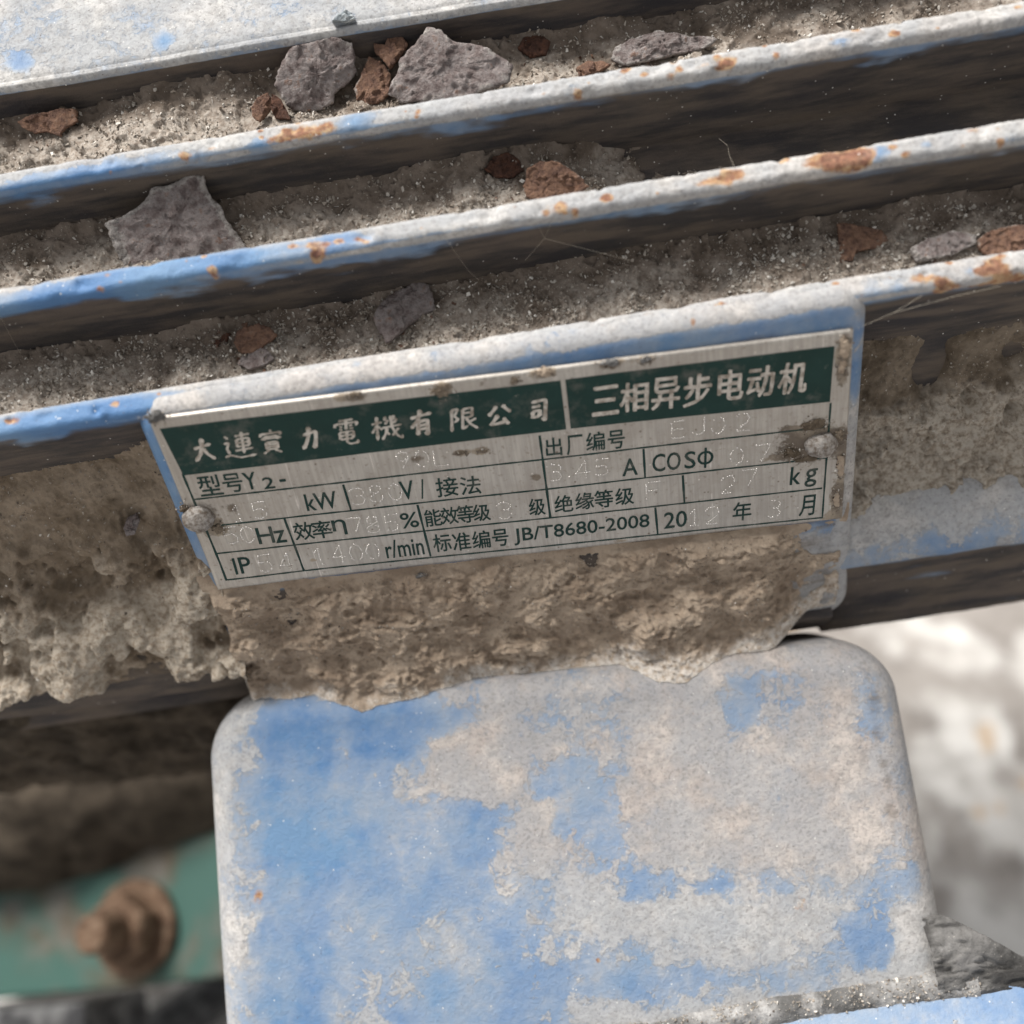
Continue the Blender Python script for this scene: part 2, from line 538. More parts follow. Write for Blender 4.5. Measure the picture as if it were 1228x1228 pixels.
FINS = [
    # near top edge (a, b), thickness, depth, seed, rust spots, blue spots, dust, tip plane n
    dict(a=15.27, b=11.3, t=3.9, h=15, seed=1, n=-1.5, dust=0.80,
         rust=[(885, 360, 2.2, 1.3, 1), (830, 388, .8, .8, .9), (1108, 330, 2.6, 1.2, .9), (1140, 345, 2.4, 1.0, .95), (1192, 322, 2.6, 1.4, 1), (1215, 335, 3, 1.5, .9), (1175, 345, 2, 1, .8)],
         blue=[(60, 508, 12, 2.0, .75), (130, 490, 9, 2.0, .6), (5, 515, 10, 2.0, .55), (215, 478, 10, 1.6, .35), (1060, 352, 5, 2, .35), (970, 372, 5, 2, .25), (1165, 325, 1, 1, .4)]),
    dict(a=21.8, b=27.97, t=3.6, h=16, seed=2, n=-12, dust=0.80,
         rust=[(378, 293, 2.2, .8, .9), (428, 290, 1.6, .7, .9), (533, 277, 1, .6, .7), (620, 262, .9, .8, .95), (655, 257, 1.6, 1.0, .95), (678, 252, .6, .6, .7),
               (845, 222, 2.6, 1.0, .8), (878, 210, 2.2, 1.4, .9), (1010, 188, 4.2, 1.9, 1.5), (1035, 190, 1.2, 1.2, 1), (990, 200, 4, .7, .8)],
         blue=[(20, 372, 11, 2.0, .9), (100, 352, 12, 1.8, .9), (180, 330, 10, 1.7, .9), (250, 318, 8, 1.5, .7), (330, 303, 7, 1.4, .55), (410, 288, 4, 1.4, .55), (1052, 183, 2.0, 1.2, .95), (1110, 175, 1.0, .8, .5), (440, 292, 6, .8, .5)]),
    dict(a=23.6, b=45.97, t=3.5, h=15, seed=3, n=-25, dust=0.84,
         rust=[(360, 160, 3.4, 1.2, .95), (395, 150, 2.4, 1.0, .8), (330, 168, 2, .8, .7), (872, 72, 2.2, 1.0, .95), (815, 82, .9, .8, .8), (840, 78, 1.4, .8, .6),
               (1038, 34, 1.4, 1, .9), (1070, 40, .8, .8, .7), (930, 66, .8, .8, .7), (1172, 26, .8, .8, .5)],
         blue=[(30, 225, 8, 1.8, .5), (110, 205, 8, 1.8, .5), (200, 190, 8, 1.4, .3), (425, 142, 3.2, 1.6, .9), (312, 172, 2, 1.4, .6), (630, 105, 3, 1.4, .4), (745, 85, 4, 1.4, .25), (1005, 50, 2.4, .9, .55), (520, 128, 3, .7, .4), (690, 100, 3, 1, .3)]),
]


def fin(d):
    a0, b0, th, h, seed = d['a'], d['b'], d['t'], d['h'], d['seed']
    r = 1.15
    sec = [(-h + q, 0.0) for q in np.linspace(0, h - r, 26)]
    sec += [(-r + r * math.sin(k), r - r * math.cos(k)) for k in np.linspace(0.15, math.pi / 2, 8)]
    sec += [(0.0, b_) for b_ in np.linspace(r, th - r, 9)[1:-1]]
    sec += [(-r + r * math.cos(k), th - r + r * math.sin(k)) for k in np.linspace(0, math.pi / 2, 8)]
    sec += [(-q, th) for q in np.linspace(r, h, 14)[1:]]
    sec = np.array(sec)
    nx = 640
    xs = np.linspace(X0, X1, nx)
    wob_a = 0.35 * fbm(np.stack([xs, xs * 0, xs * 0], -1), 38, 2, seed=seed)
    wob_b = 0.55 * fbm(np.stack([xs, xs * 0, xs * 0 + 9], -1), 46, 2, seed=seed + 5)
    a_ = a0 + sec[None, :, 0] + wob_a[:, None]
    b_ = b0 + sec[None, :, 1] + wob_b[:, None] * 0.8
    v_, n_ = vn(a_, b_)
    P = np.stack([np.repeat(xs[:, None], len(sec), 1), v_, n_], -1)
    tip = ss(-1.9, -0.7, sec[:, 0])[None, :]
    # outward normal of the section
    tg = np.gradient(sec, axis=0)
    no = np.stack([tg[:, 1], -tg[:, 0]], -1)
    no /= np.linalg.norm(no, axis=1, keepdims=True)
    nvv, nnn = vn(no[:, 0], no[:, 1])
    right = ss(-30, 20, xs)[:, None]
    crust = np.maximum(fbm(P, 0.9, 4, 0.65, seed), -0.2) * (0.07 + 0.17 * right) * tip + 0.10 * fbm(P, 6, 3, 0.5, seed + 2)
    nr_ = np.random.default_rng(900 + seed)
    for _ in range(46):
        xc, bc, wd_, dp_ = nr_.uniform(-80, 85), nr_.uniform(-0.4, th), nr_.uniform(0.35, 1.5), nr_.uniform(0.12, 0.5)
        crust = crust - dp_ * np.exp(-((P[..., 0] - xc) / wd_) ** 2 - ((sec[None, :, 1] - bc) / (0.5 + 0.4 * wd_)) ** 2) * tip
    P[..., 1] += crust * nvv[None]
    P[..., 2] += crust * nnn[None]
    top = ss(0.1, 1.0, sec[:, 1])[None, :]
    dust = (d['dust'] - 0.14 + 0.22 * top + 0.30 * fbm(P, 7, 4, seed=seed + 3)) * ss(-2.0, -1.0, sec[:, 0])[None, :] * (0.62 + 0.38 * np.maximum(top, right))
    dust = dust - spots(P, d['blue'], d['n'])
    dust = np.where(sec[None, :, 1] > th - 0.01, 0.8, dust)
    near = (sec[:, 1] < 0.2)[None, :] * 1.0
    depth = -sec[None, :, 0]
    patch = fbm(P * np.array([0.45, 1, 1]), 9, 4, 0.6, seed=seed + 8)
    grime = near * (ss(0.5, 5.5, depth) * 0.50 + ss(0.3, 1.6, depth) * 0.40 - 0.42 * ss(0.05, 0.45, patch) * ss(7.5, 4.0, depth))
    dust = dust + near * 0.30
    rx_ = np.zeros(P.shape[:2])
    for _ in range(34):
        xc, bc, wd_ = nr_.uniform(-45, 85) if nr_.random() < .8 else nr_.uniform(-80, -45), nr_.uniform(0.2, th), nr_.uniform(0.18, 0.75)
        rx_ += nr_.uniform(0.5, 0.95) * np.exp(-((P[..., 0] - xc) / (wd_ * 1.5)) ** 2 - ((sec[None, :, 1] - bc) / wd_) ** 2)
    rust = (rx_ + spots(P, d['rust'], d['n'])) * ss(-3.4, -1.0, sec[:, 0])[None, :]
    warm = 0.30 + 0.5 * fbm(P, 12, 2, seed=seed + 11)
    m = len(sec)
    caps = [tuple(range(m)), tuple(range((nx - 1) * m, nx * m))[::-1]]
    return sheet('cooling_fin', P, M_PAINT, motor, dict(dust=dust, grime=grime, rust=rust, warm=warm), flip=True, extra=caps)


for d in FINS:
    fin(d)

# --- body behind the fins
body_sec = [vn(16.5, 66), vn(11.0, 64), vn(9.5, 47), vn(7.0, 29), vn(4.5, 13), (5.0, -9.5), (-14, -13), (-24, -8), (-47, -9), (-52, -40), (-40, -90),
            (0, -125), (50, -120), (66, -75)]
m = len(body_sec)
BV = [(x, p[0], p[1]) for x in (X0 + .6, X1 - .6) for p in body_sec]
BF = [(i, (i + 1) % m, m + (i + 1) % m, m + i) for i in range(m)] + [tuple(range(m))[::-1], tuple(range(m, 2 * m))]
z = np.zeros(2 * m)
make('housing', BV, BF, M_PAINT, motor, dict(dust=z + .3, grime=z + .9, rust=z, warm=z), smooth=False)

# --- the broad dusty pad over the fins (the seat of the terminal box)
nx, nq = 520, 150
xs = np.linspace(X0, X1, nx)
e0a, e0b = 22.5, 65.0
q = np.concatenate([np.linspace(-11, 0, 26), np.linspace(0, 42, nq - 26)])       # <0 down the near face, >0 over the top
R0 = 2.2
al = np.clip((q + R0) / (R0 * math.pi / 2), 0, 1)
aa = np.where(q < -R0, q + R0 - R0, np.where(al < 1, -R0 + R0 * np.sin(al * math.pi / 2), 0.0))
bb = np.where(q < -R0, 0.0, np.where(al < 1, R0 - R0 * np.cos(al * math.pi / 2), R0 + (q + R0 - R0 * math.pi / 2)))
wob = 0.7 * fbm(np.stack([xs, xs * 0, xs * 0], -1), 50, 3, seed=21)
v_, n_ = vn(e0a + aa[None] + 0.03 * bb[None] + wob[:, None] * .3, e0b + bb[None] + wob[:, None])
P = np.stack([np.repeat(xs[:, None], nq, 1), v_, n_], -1)
d_ = 0.25 * fbm(P, 7, 4, 0.55, 22)
P[..., 1] += d_ * A[0]
P[..., 2] += d_ * A[1]
topm = ss(-2.3, -1.0, q)[None, :] * np.ones((nx, 1))
du = 0.66 * topm + 0.20 * fbm(P, 9, 4, 0.6, seed=23)
du -= spots(P, [(195, 45, 1.3, 1.5, .9), (20, 70, 1.5, 1.8, .6), (180, 10, .9, .8, .7), (217, 22, .8, .9, .55), (45, 40, 2.5, 2, .3), (88, 12, .8, .6, .5), (33, 72, .7, .7, .7), (5, 60, 2, 2, .3)], -43)
gr = (1 - topm) * 1.5 + 0.45 * ss(35, 75, P[..., 0]) * topm
ru = spots(P, [(98, 11, .8, .8, .85)], -43)
m = nq
sheet('terminal_box_pad', P, M_PAINT, motor, dict(dust=du, grime=gr, rust=ru, warm=0.1 + 0.2 * topm * 0), flip=True,
      extra=[tuple(range(m)), tuple(range((nx - 1) * m, nx * m))[::-1]])


# --- rounded pads: the boss that carries the nameplate and the foot
def rounded_pad(W0, W1, S0, S1, R, rc, skirt, du_, warpx=None):
    """Arc-length grid over a rounded pad: returns (x, s, h): s runs down the face, h is the height over it (<= 0)."""
    E = R * math.pi / 2 + skirt
    nu = int((W1 - W0 - 2 * R + 2 * E) / du_)
    nv = int((S1 - S0 - 2 * R + 2 * E) / du_)
    u = np.linspace(W0 + R - E, W1 - R + E, nu)
    v = np.linspace(S0 + R - E, S1 - R + E, nv)
    U, V = np.meshgrid(u, v, indexing='ij')
    rc_ = max(rc - R, 0.01)
    # core: rounded rectangle inset by R, corner radius rc - R
    cx, cy = (W0 + W1) / 2, (S0 + S1) / 2
    hx, hy = (W1 - W0) / 2 - R - rc_, (S1 - S0) / 2 - R - rc_
    bx, by = np.clip(U - cx, -hx, hx), np.clip(V - cy, -hy, hy)
    gx, gy = U - cx - bx, V - cy - by
    L = np.hypot(gx, gy)
    Ls = np.maximum(L, 1e-9)
    gx, gy = gx / Ls, gy / Ls
    e = np.maximum(L - rc_, 0)
    th = np.minimum(e / R, math.pi / 2)
    k = np.where(e > 0, np.minimum(L, rc_) + R * np.sin(th), L)
    h = -R * (1 - np.cos(th)) - np.maximum(e - R * math.pi / 2, 0)
    return cx + bx + gx * k, cy + by + gy * k, h, e


# boss: s = -v, face n = 0
bx_, bs_, bh_, be_ = rounded_pad(-52.3, 52.3, -20.5, 41.0, 3.0, 4.5, 11.0, 0.34)
bh_ = np.where(-bs_ > 15, np.maximum(bh_, -3.2), bh_)
P = np.stack([bx_, -bs_, bh_], -1)
lipm = ss(16.5, 18.5, -bs_)
P[..., 2] += 0.10 * fbm(P, 8, 4, seed=31) + 0.10 * fbm(P, 2.0, 4, 0.6, seed=34) * lipm
P[..., 1] += 0.45 * fbm(P * np.array([1, 0, 0]), 30, 2, seed=35) * lipm
v_ = -bs_
topr = ss(17.9, 18.9, v_ + 0.55 * fbm(P, 5, 5, 0.6, 32))
side_l, side_r = ss(-48.5, -51, bx_), ss(47.8, 50.6, bx_ + 0.7 * fbm(P, 5, 3, seed=37))
du = 0.28 + topr * (0.46 + 0.25 * fbm(P, 12, 3, seed=36)) + 0.42 * side_r * ss(10, -2, v_) + 0.34 * side_r + 0.5 * ss(28, 42, bx_) * ss(-17, -24, v_) + 0.12 * fbm(P, 6, 3, seed=33) + 0.25 * ss(-25, -35, v_)
du = du - 0.35 * side_l * ss(-8, 0, v_)
du -= spots(P, [(1035, 400, 2, 1.5, .4), (1028, 470, 1.6, 5, .45), (1030, 445, 2, 3, .4)], 0)
gr = 0.55 * ss(-14, -20, v_) * ss(42, 30, bx_) + 0.42 * ss(17.6, 15.6, v_) * (1 - side_l) * (1 - side_r) + 0.7 * ss(-1.8, -3.4, bh_) * ss(20, 17, v_)
ru = spots(P, [(885, 360, 2.0, 1.4, .5), (830, 388, .7, .8, .95), (765, 400, .4, .4, .7)], -1)
sheet('nameplate_boss', P, M_PAINT, motor, dict(dust=du, grime=gr, rust=ru, warm=0.45 + 0 * du), flip=True)

# --- lower rim of the ribbed frame, left and right of the boss
rim_sec = [(-18, -9), (-20.5, -4.6), (-24, -2.2), (-27.5, -0.9), (-29.6, -0.1), (-30.4, -0.35), (-30.9, -1.0)]
rim_sec += [(-30.9 - k * 0.966, -1.0 - k * 0.259) for k in np.linspace(1.2, 20, 16)]
rim_sec += [(-51, -8.5), (-46, -14)]
short_sec = rim_sec[:7] + [(-30.9 - k * 0.966, -1.0 - k * 0.3) for k in np.linspace(0.6, 7.5, 16)] + [(-38.5, -8.0), (-36, -16)]
rs = np.array(rim_sec)
for xa, xb in ((X0, -51.0), (49.6, X1)):
    rs = np.array(short_sec if xa < 0 else rim_sec)
    nx = 230
    xs = np.linspace(xa, xb, nx)
    P = np.empty((nx, len(rs), 3))
    P[..., 0] = xs[:, None]
    P[..., 1] = rs[None, :, 0]
    P[..., 2] = rs[None, :, 1]
    P[..., 1] += 0.4 * fbm(P, 16, 3, seed=41)
    P[..., 2] += 0.35 * fbm(P, 7, 4, seed=42)
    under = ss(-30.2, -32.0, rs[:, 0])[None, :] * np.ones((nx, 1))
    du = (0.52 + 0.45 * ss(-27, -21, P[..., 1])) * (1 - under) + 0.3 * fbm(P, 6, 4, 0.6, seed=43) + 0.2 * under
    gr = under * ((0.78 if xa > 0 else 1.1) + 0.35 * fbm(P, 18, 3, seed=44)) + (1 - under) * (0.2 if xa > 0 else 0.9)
    gr -= spots(P, [(1120, 690, 7, 2.2, .25), (1195, 675, 6, 1.6, .15)], -2)
    m = len(rs)
    sheet('frame_rim', P, M_PAINT, motor, dict(dust=du, grime=gr, rust=0 * du, warm=0.3 + 0 * du),
          extra=[tuple(range(m))[::-1], tuple(range((nx - 1) * m, nx * m))])

# --- foot: a broad rounded hump below the boss
BETA = math.radians(40)
FO = np.array([0, -33.0, 5.0])
FD = np.array([0, -math.cos(BETA), math.sin(BETA)])
FN = np.array([0, math.sin(BETA), math.cos(BETA)])
fx, fs, fh, fe = rounded_pad(-59.3, 57.0, 0.0, 74.0, 6.0, 11.0, 17.0, 0.40)
lean = np.clip(fs, 0, 80) / 55.0
fs = fs + 6.0 * np.clip((fx + 50) / 100, 0, 1.05) * np.clip(1 - fs / 60, 0, 1)
fx2 = fx - 4.2 * lean * ss(10, -57, fx) + 0.6 * lean * ss(0, 54, fx)
P = FO + fx2[..., None] * np.array([1, 0, 0]) + fs[..., None] * FD + fh[..., None] * FN
crown = -1.2 * (fx / 56.0) ** 2 - 0.6 * ((fs - 35) / 35) ** 2
P += ((crown + 0.30 * fbm(P, 26, 3, seed=51) + 0.05 * fbm(P, 3, 4, seed=52)) * (fh > -8))[..., None] * FN
DM = """77777777777777777877888
77677766676667774567678
76323223586657874667478
76215128876567887788678
75114468874357878788768
75111344358346888788768
75111243368547887887658
66223344455754546556548
66124445445788877886488
66114445445555677665388
65214553444433445546788
65115643434677777888888"""
DM = np.array([[int(c_) for c_ in row] for row in DM.split('\n')], float) / 9.0


def px_of(P):
    d = P - CAM
    c_ = d @ RC
    return c_[..., 0] / c_[..., 2] * FPX + CPX, c_[..., 1] / c_[..., 2] * FPX + CPX


def lookup(M, gx, gy):
    gx = np.clip(gx, 0, M.shape[1] - 1.001)
    gy = np.clip(gy, 0, M.shape[0] - 1.001)
    i, j = gx.astype(int), gy.astype(int)
    f, g = ss(0, 1, gx - i), ss(0, 1, gy - j)
    return (M[j, i] * (1 - f) + M[j, i + 1] * f) * (1 - g) + (M[j + 1, i] * (1 - f) + M[j + 1, i + 1] * f) * g


# the dust chart is laid over the face of the foot by the pixels its cells have in the photograph
flat = FO + fx2[..., None] * np.array([1, 0, 0]) + fs[..., None] * FD
gx, gy = px_of(flat)
jit = np.stack([fbm(P, 5, 5, 0.65, seed=53), fbm(P, 5, 5, 0.65, seed=54)], -1)
du = lookup(DM, (gx + 34 * jit[..., 0] - 250) / 40, (gy + 30 * jit[..., 1] - 780) / 40)
du = du * 0.92 + 0.02
gr = 0.42 * np.exp(-((fx2 - 51.5 - 1.2 * jit[..., 0]) / 2.2) ** 2) * ss(2, 10, fs) * ss(48, 34, fs) + 0.55 * ss(-7, -11, fh) + 0.30 * ss(64, 67, fs) * 0
gr += spots(P, [(720, 1152, .35, .35, .9), (754, 1130, .3, .3, .7), (838, 1005, .5, .9, .8), (560, 980, .3, .3, .9)], 34) * 0
F_ = lambda px, py: hit_plane(px, py, FO, FN)
ru = np.zeros(du.shape)
for px, py, rx, wt in ((307, 1076, 1.5, 1.0), (300, 1060, 1.0, .7), (985, 1120, 1.2, .5), (960, 1085, 2.5, .45), (717, 1152, .5, .9), (486, 1088, .3, .8), (1030, 1105, .8, .5)):
    c_ = F_(px, py)
    ru += wt * np.exp(-(((P - c_) ** 2).sum(-1)) / rx ** 2)
wm = 0.25 + 0.85 * ss(440, 560, gx) * ss(1100, 1000, gy) + 0.15 * fbm(P, 10, 2, seed=56)
sheet('motor_foot', P, M_PAINT, motor, dict(dust=du, grime=gr, rust=ru, warm=wm), flip=True)

# --- web that joins the foot to the frame
wsec = [(-26, -9), (-39.5, 1.0), (-45.0, -2.5), (-62, -20), (-52, -34)]
m = len(wsec)
BV = [(x, p[0], p[1]) for x in (-50.5, 49.0) for p in wsec]
BF = [(i, (i + 1) % m, m + (i + 1) % m, m + i) for i in range(m)] + [tuple(range(m))[::-1], tuple(range(m, 2 * m))]
z = np.zeros(2 * m)
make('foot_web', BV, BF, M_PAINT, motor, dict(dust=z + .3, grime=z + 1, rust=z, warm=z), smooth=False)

# --- foot pad: the flat ledge under the hump
UP = np.array([0, math.cos(TILT), math.sin(TILT)])
BK = np.array([0, math.sin(TILT), -math.cos(TILT)])
PADO = FO + FD * 62.8 - UP * 0.5


def padp(x, y, z):
    return PADO + np.array([1, 0, 0]) * x + BK * y + UP * z


bev = 1.2
nx = 330
xs = np.linspace(-58, 96, nx)
psec = [(5, -13), (5, 0), (4, 0), (3, 0), (2, 0), (0, 0), (-2, -.02), (-4, -.04)] + [(-k, -0.06) for k in np.linspace(5, 36, 40)] + \
       [(-36 - bev * math.sin(k), -bev + bev * math.cos(k)) for k in np.linspace(0.2, math.pi / 2, 5)] + [(-37.2, -13)]
ps = np.array(psec)
bk_ = np.interp(xs, [-58, 50, 57, 68.7, 96], [5, 5, 11, 2.8, 2.4])
pb_ = np.where(ps[None, :, 0] > 0, ps[None, :, 0] / 5 * bk_[:, None], ps[None, :, 0])
P = PADO + xs[:, None, None] * np.array([1, 0, 0]) + pb_[..., None] * BK + ps[None, :, 1, None] * UP
P += (0.22 * fbm(P, 9, 4, seed=61) * (ps[None, :, 1] > -1))[..., None] * UP
du = 0.34 + 0.34 * fbm(P, 10, 4, 0.6, seed=62) + 0.35 * ss(-2, 1, ps[None, :, 0]) * np.ones((nx, 1))
m = len(ps)
sheet('foot_ledge', P, M_PAINT, motor, dict(dust=du, grime=0 * du + .1, rust=spots(P, [(1120, 1200, .6, .6, .9), (1000, 1210, .4, .4, .8)], 45), warm=0 * du + .2),
      flip=True, extra=[tuple(range(m)), tuple(range((nx - 1) * m, nx * m))[::-1]])

# ------------------------------------------------------------------ nameplate
NP = 0.85                                     # height of the plate's face over the boss
q0, q1, q2, q3 = (hit(*p, NP)[:2] for p in ((178, 503), (1024, 396), (1010, 622), (262, 706)))


def buckle(x, v):
    """Slight dents of the thin plate."""
    p = np.stack([np.asarray(x, float), np.asarray(v, float), np.zeros(np.shape(x))], -1)
    return 0.16 * fbm(p, 26, 2, seed=71) + 0.05 * fbm(p, 7, 2, seed=72) + 0.45 * np.exp(-(((p[..., 0] + 49) / 9) ** 2 + ((p[..., 1] + 13) / 4) ** 2))


def bil(u, v):
    u, v = np.asarray(u, float)[..., None], np.asarray(v, float)[..., None]
    return (q3 * (1 - u) + q2 * u) * (1 - v) + (q0 * (1 - u) + q1 * u) * v


nu, nv = 330, 112
u = np.linspace(0, 1, nu)
v = np.linspace(0, 1, nv)
U, V = np.meshgrid(u, v, indexing='ij')
xy = bil(U, V)
# slightly rounded, worn corners
P = np.concatenate([xy, (NP + buckle(xy[..., 0], xy[..., 1]))[..., None]], -1)
edge = np.minimum(np.minimum(U * 100, (1 - U) * 100), np.minimum(V * 33, (1 - V) * 33))
P[..., 2] -= 0.12 * ss(0.25, 0, edge)
skirt = []
ring = [(i, 0) for i in range(nu)] + [(nu - 1, j) for j in range(1, nv)] + [(i, nv - 1) for i in range(nu - 2, -1, -1)] + [(0, j) for j in range(nv - 2, 0, -1)]
idx = [i * nv + j for i, j in ring]
low = P.reshape(-1, 3)[idx].copy()
low[:, 2] -= 0.62
VV = np.concatenate([P.reshape(-1, 3), low])
nb = nu * nv
FF = [tuple(f) for f in grid_faces(nu, nv)] + [(idx[k], nb + k, nb + (k + 1) % len(idx), idx[(k + 1) % len(idx)]) for k in range(len(idx))]
gr = 0.14 + 0.10 * fbm(P, 14, 3, seed=73)
for px, py, rx, ry, wt in ((425, 476, 2.0, .9, .7), (408, 476, 1.2, .6, .7), (530, 468, 1.7, 1.4, 1), (577, 460, .7, .5, .6), (617, 457, 1, .8, .7), (652, 447, 2.2, .9, .9), (733, 436, 2, .9, .9),
                           (775, 431, 1.6, .9, .8), (1012, 420, 1.2, 2.5, .9), (1010, 450, .9, 2, .8), (1016, 540, 1.4, 3, .8), (1008, 590, 1.2, 4, .6), (1000, 620, 3, 1.2, .5), (183, 500, 2, 1.2, .9),
                           (238, 622, 3.8, 3.2, .75), (262, 636, 1.4, 1.0, .9), (975, 530, 5.5, 3.6, .85), (947, 515, 1.3, .6, .9), (500, 550, 1.2, .7, .7), (553, 543, 1.3, .6, 1), (577, 541, 1.3, .7, 1), (640, 572, 1, .8, .4),
                           (278, 610, .8, .8, .7), (645, 572, .5, .6, .7), (375, 672, .7, .3, .8), (743, 648, 2, .6, .4), (858, 645, 2, .6, .4), (1000, 605, 1, 5, .4), (610, 660, 30, 2, .12), (935, 548, 3, .6, .5)):
    c_ = hit(px, py, NP)
    gr = gr + wt * np.exp(-((P[..., 0] - c_[0]) / rx) ** 2 - ((P[..., 1] - c_[1]) / ry) ** 2)
gr_all = np.concatenate([gr.ravel(), np.full(len(low), 0.3)])
plate = make('nameplate', VV, FF, M_ALU, motor, dict(grime=gr_all))
plate['label'] = 'dirty aluminium rating plate with green header and printed table, held by two rivets'


def on_plate(pts, lift):
    pts = np.asarray(pts, float)
    return np.concatenate([pts, (NP + lift + buckle(pts[:, 0], pts[:, 1]))[:, None]], -1)


def quad_patch(name, c4, mat, lift, nx=60, ny=10, parent=None):
    """Flat print: a patch that follows the plate. c4 = pixels tl, tr, br, bl."""
    a, b, c_, d_ = (hit(*p, NP)[:2] for p in c4)
    uu, vv = np.meshgrid(np.linspace(0, 1, nx), np.linspace(0, 1, ny), indexing='ij')
    uu, vv = uu[..., None], vv[..., None]
    pts = ((d_ * (1 - uu) + c_ * uu) * (1 - vv) + (a * (1 - uu) + b * uu) * vv).reshape(-1, 2)
    return make(name, on_plate(pts, lift), [tuple(f) for f in grid_faces(nx, ny)], mat, parent or plate)


quad_patch('header_band', [(191.5, 514), (672, 456), (679, 514.5), (220, 570)], M_BAND, 0.035)
quad_patch('header_band', [(677.8, 455), (1001, 415), (995, 481.5), (684.5, 513.7)], M_BAND, 0.035)


def print_line(p, q_, wmm):
    a, b = hit(*p, NP)[:2], hit(*q_, NP)[:2]
    d_ = unit(b - a)
    nn = np.array([-d_[1], d_[0]]) * wmm / 2
    k = max(2, int(np.linalg.norm(b - a) / 1.5))
    tt = np.linspace(0, 1, k)[:, None]
    base = a * (1 - tt) + b * tt
    wv = 1 + 0.25 * np.sin(np.arange(k) * 2.3)[:, None]
    pts = np.concatenate([base + nn * wv, base - nn * wv])
    return make('table_line', on_plate(pts, 0.03), [(i, k + i, k + i + 1, i + 1) for i in range(k - 1)], M_INK, plate)


for p, q_, wd in [((232, 599), (992, 511.5), .26), ((256, 630.8), (990, 549), .26), ((258, 664), (986, 585.5), .26), ((271, 694), (986, 620.5), .26),
                  ((219, 568), (272, 694.5), .34), ((996, 483), (986, 621), .28), ((411.5, 581), (421, 612), .36), ((647, 522), (660, 621), .36),
                  ((771.7, 538.5), (773.7, 573.5), .34), ((341, 622), (364.8, 685), .34), ((500.6, 605.5), (516.5, 667.5), .36), ((818.8, 570), (820.8, 603), .34), ((785.8, 608.5), (788.7, 640.5), .34)]:
    print_line(p, q_, wd)

UX = unit(np.append(hit(990, 549, NP)[:2] - hit(256, 630.8, NP)[:2], 0))[:2]        # along the print
UY = np.array([-UX[1], UX[0]])
_txt = {}


def glyphs(body, bold):
    key = (body, bold)
    if key not in _txt:
        cu = bpy.data.curves.new('lettering', 'FONT')
        cu.body = body
        cu.size = 1
        cu.offset = bold
        cu.resolution_u = 3
        o = bpy.data.objects.new('lettering', cu)
        COL.objects.link(o)
        me = bpy.data.meshes.new_from_object(o.evaluated_get(bpy.context.evaluated_depsgraph_get()))
        vs = np.array([x.co[:2] for x in me.vertices])
        fs_ = [tuple(p.vertices) for p in me.polygons]
        bpy.data.objects.remove(o)
        bpy.data.curves.remove(cu)
        bpy.data.meshes.remove(me)
        _txt[key] = (vs, fs_)
    return _txt[key]


def text(name, body, cx, cy, wpx, hpx, mat, lift, bold=0.0, warp=0.0, seed=0, slant=0.0, fat=0.0):
    vs, fs_ = glyphs(body, bold)
    vs = vs.copy()
    lo, hi = vs.min(0), vs.max(0)
    q = (vs - (lo + hi) / 2) / (hi - lo)
    c_ = hit(cx, cy, NP)[:2]
    wmm = np.linalg.norm(hit(cx + wpx / 2, cy - wpx * .06, NP)[:2] - hit(cx - wpx / 2, cy + wpx * .06, NP)[:2])
    hmm = np.linalg.norm(hit(cx, cy - hpx / 2, NP)[:2] - hit(cx, cy + hpx / 2, NP)[:2]) * 0.95
    q = q * np.array([wmm, hmm])
    q[:, 0] += slant * q[:, 1]
    if warp:
        p3 = np.concatenate([q, np.full((len(q), 1), seed * 3.1)], -1)
        q = q + warp * np.stack([fbm(p3, 1.3, 2, seed=seed), fbm(p3, 1.3, 2, seed=seed + 7)], -1) + warp * 0.5 * np.stack([fbm(p3, .45, 1, seed=seed + 2), fbm(p3, .45, 1, seed=seed + 3)], -1)
    pts = c_ + q[:, :1] * UX + q[:, 1:] * UY
    if fat:                                   # thicker strokes: the outline laid down several times, each a hair higher
        allv, allf = [], []
        for j, (ox, oy) in enumerate(((0, 0), (1, 0.25), (-1, -0.25), (0.2, 0.8), (-0.2, -0.8), (0.6, -0.5), (-0.6, 0.5))):
            allv.append(on_plate(pts + fat * (ox * UX + oy * UY), lift + 0.004 * j))
            allf += [tuple(i + j * len(pts) for i in f) for f in fs_]
        return make(name, np.concatenate(allv), allf, mat, plate, smooth=False)
    return make(name, on_plate(pts, lift), fs_, mat, plate, smooth=False)


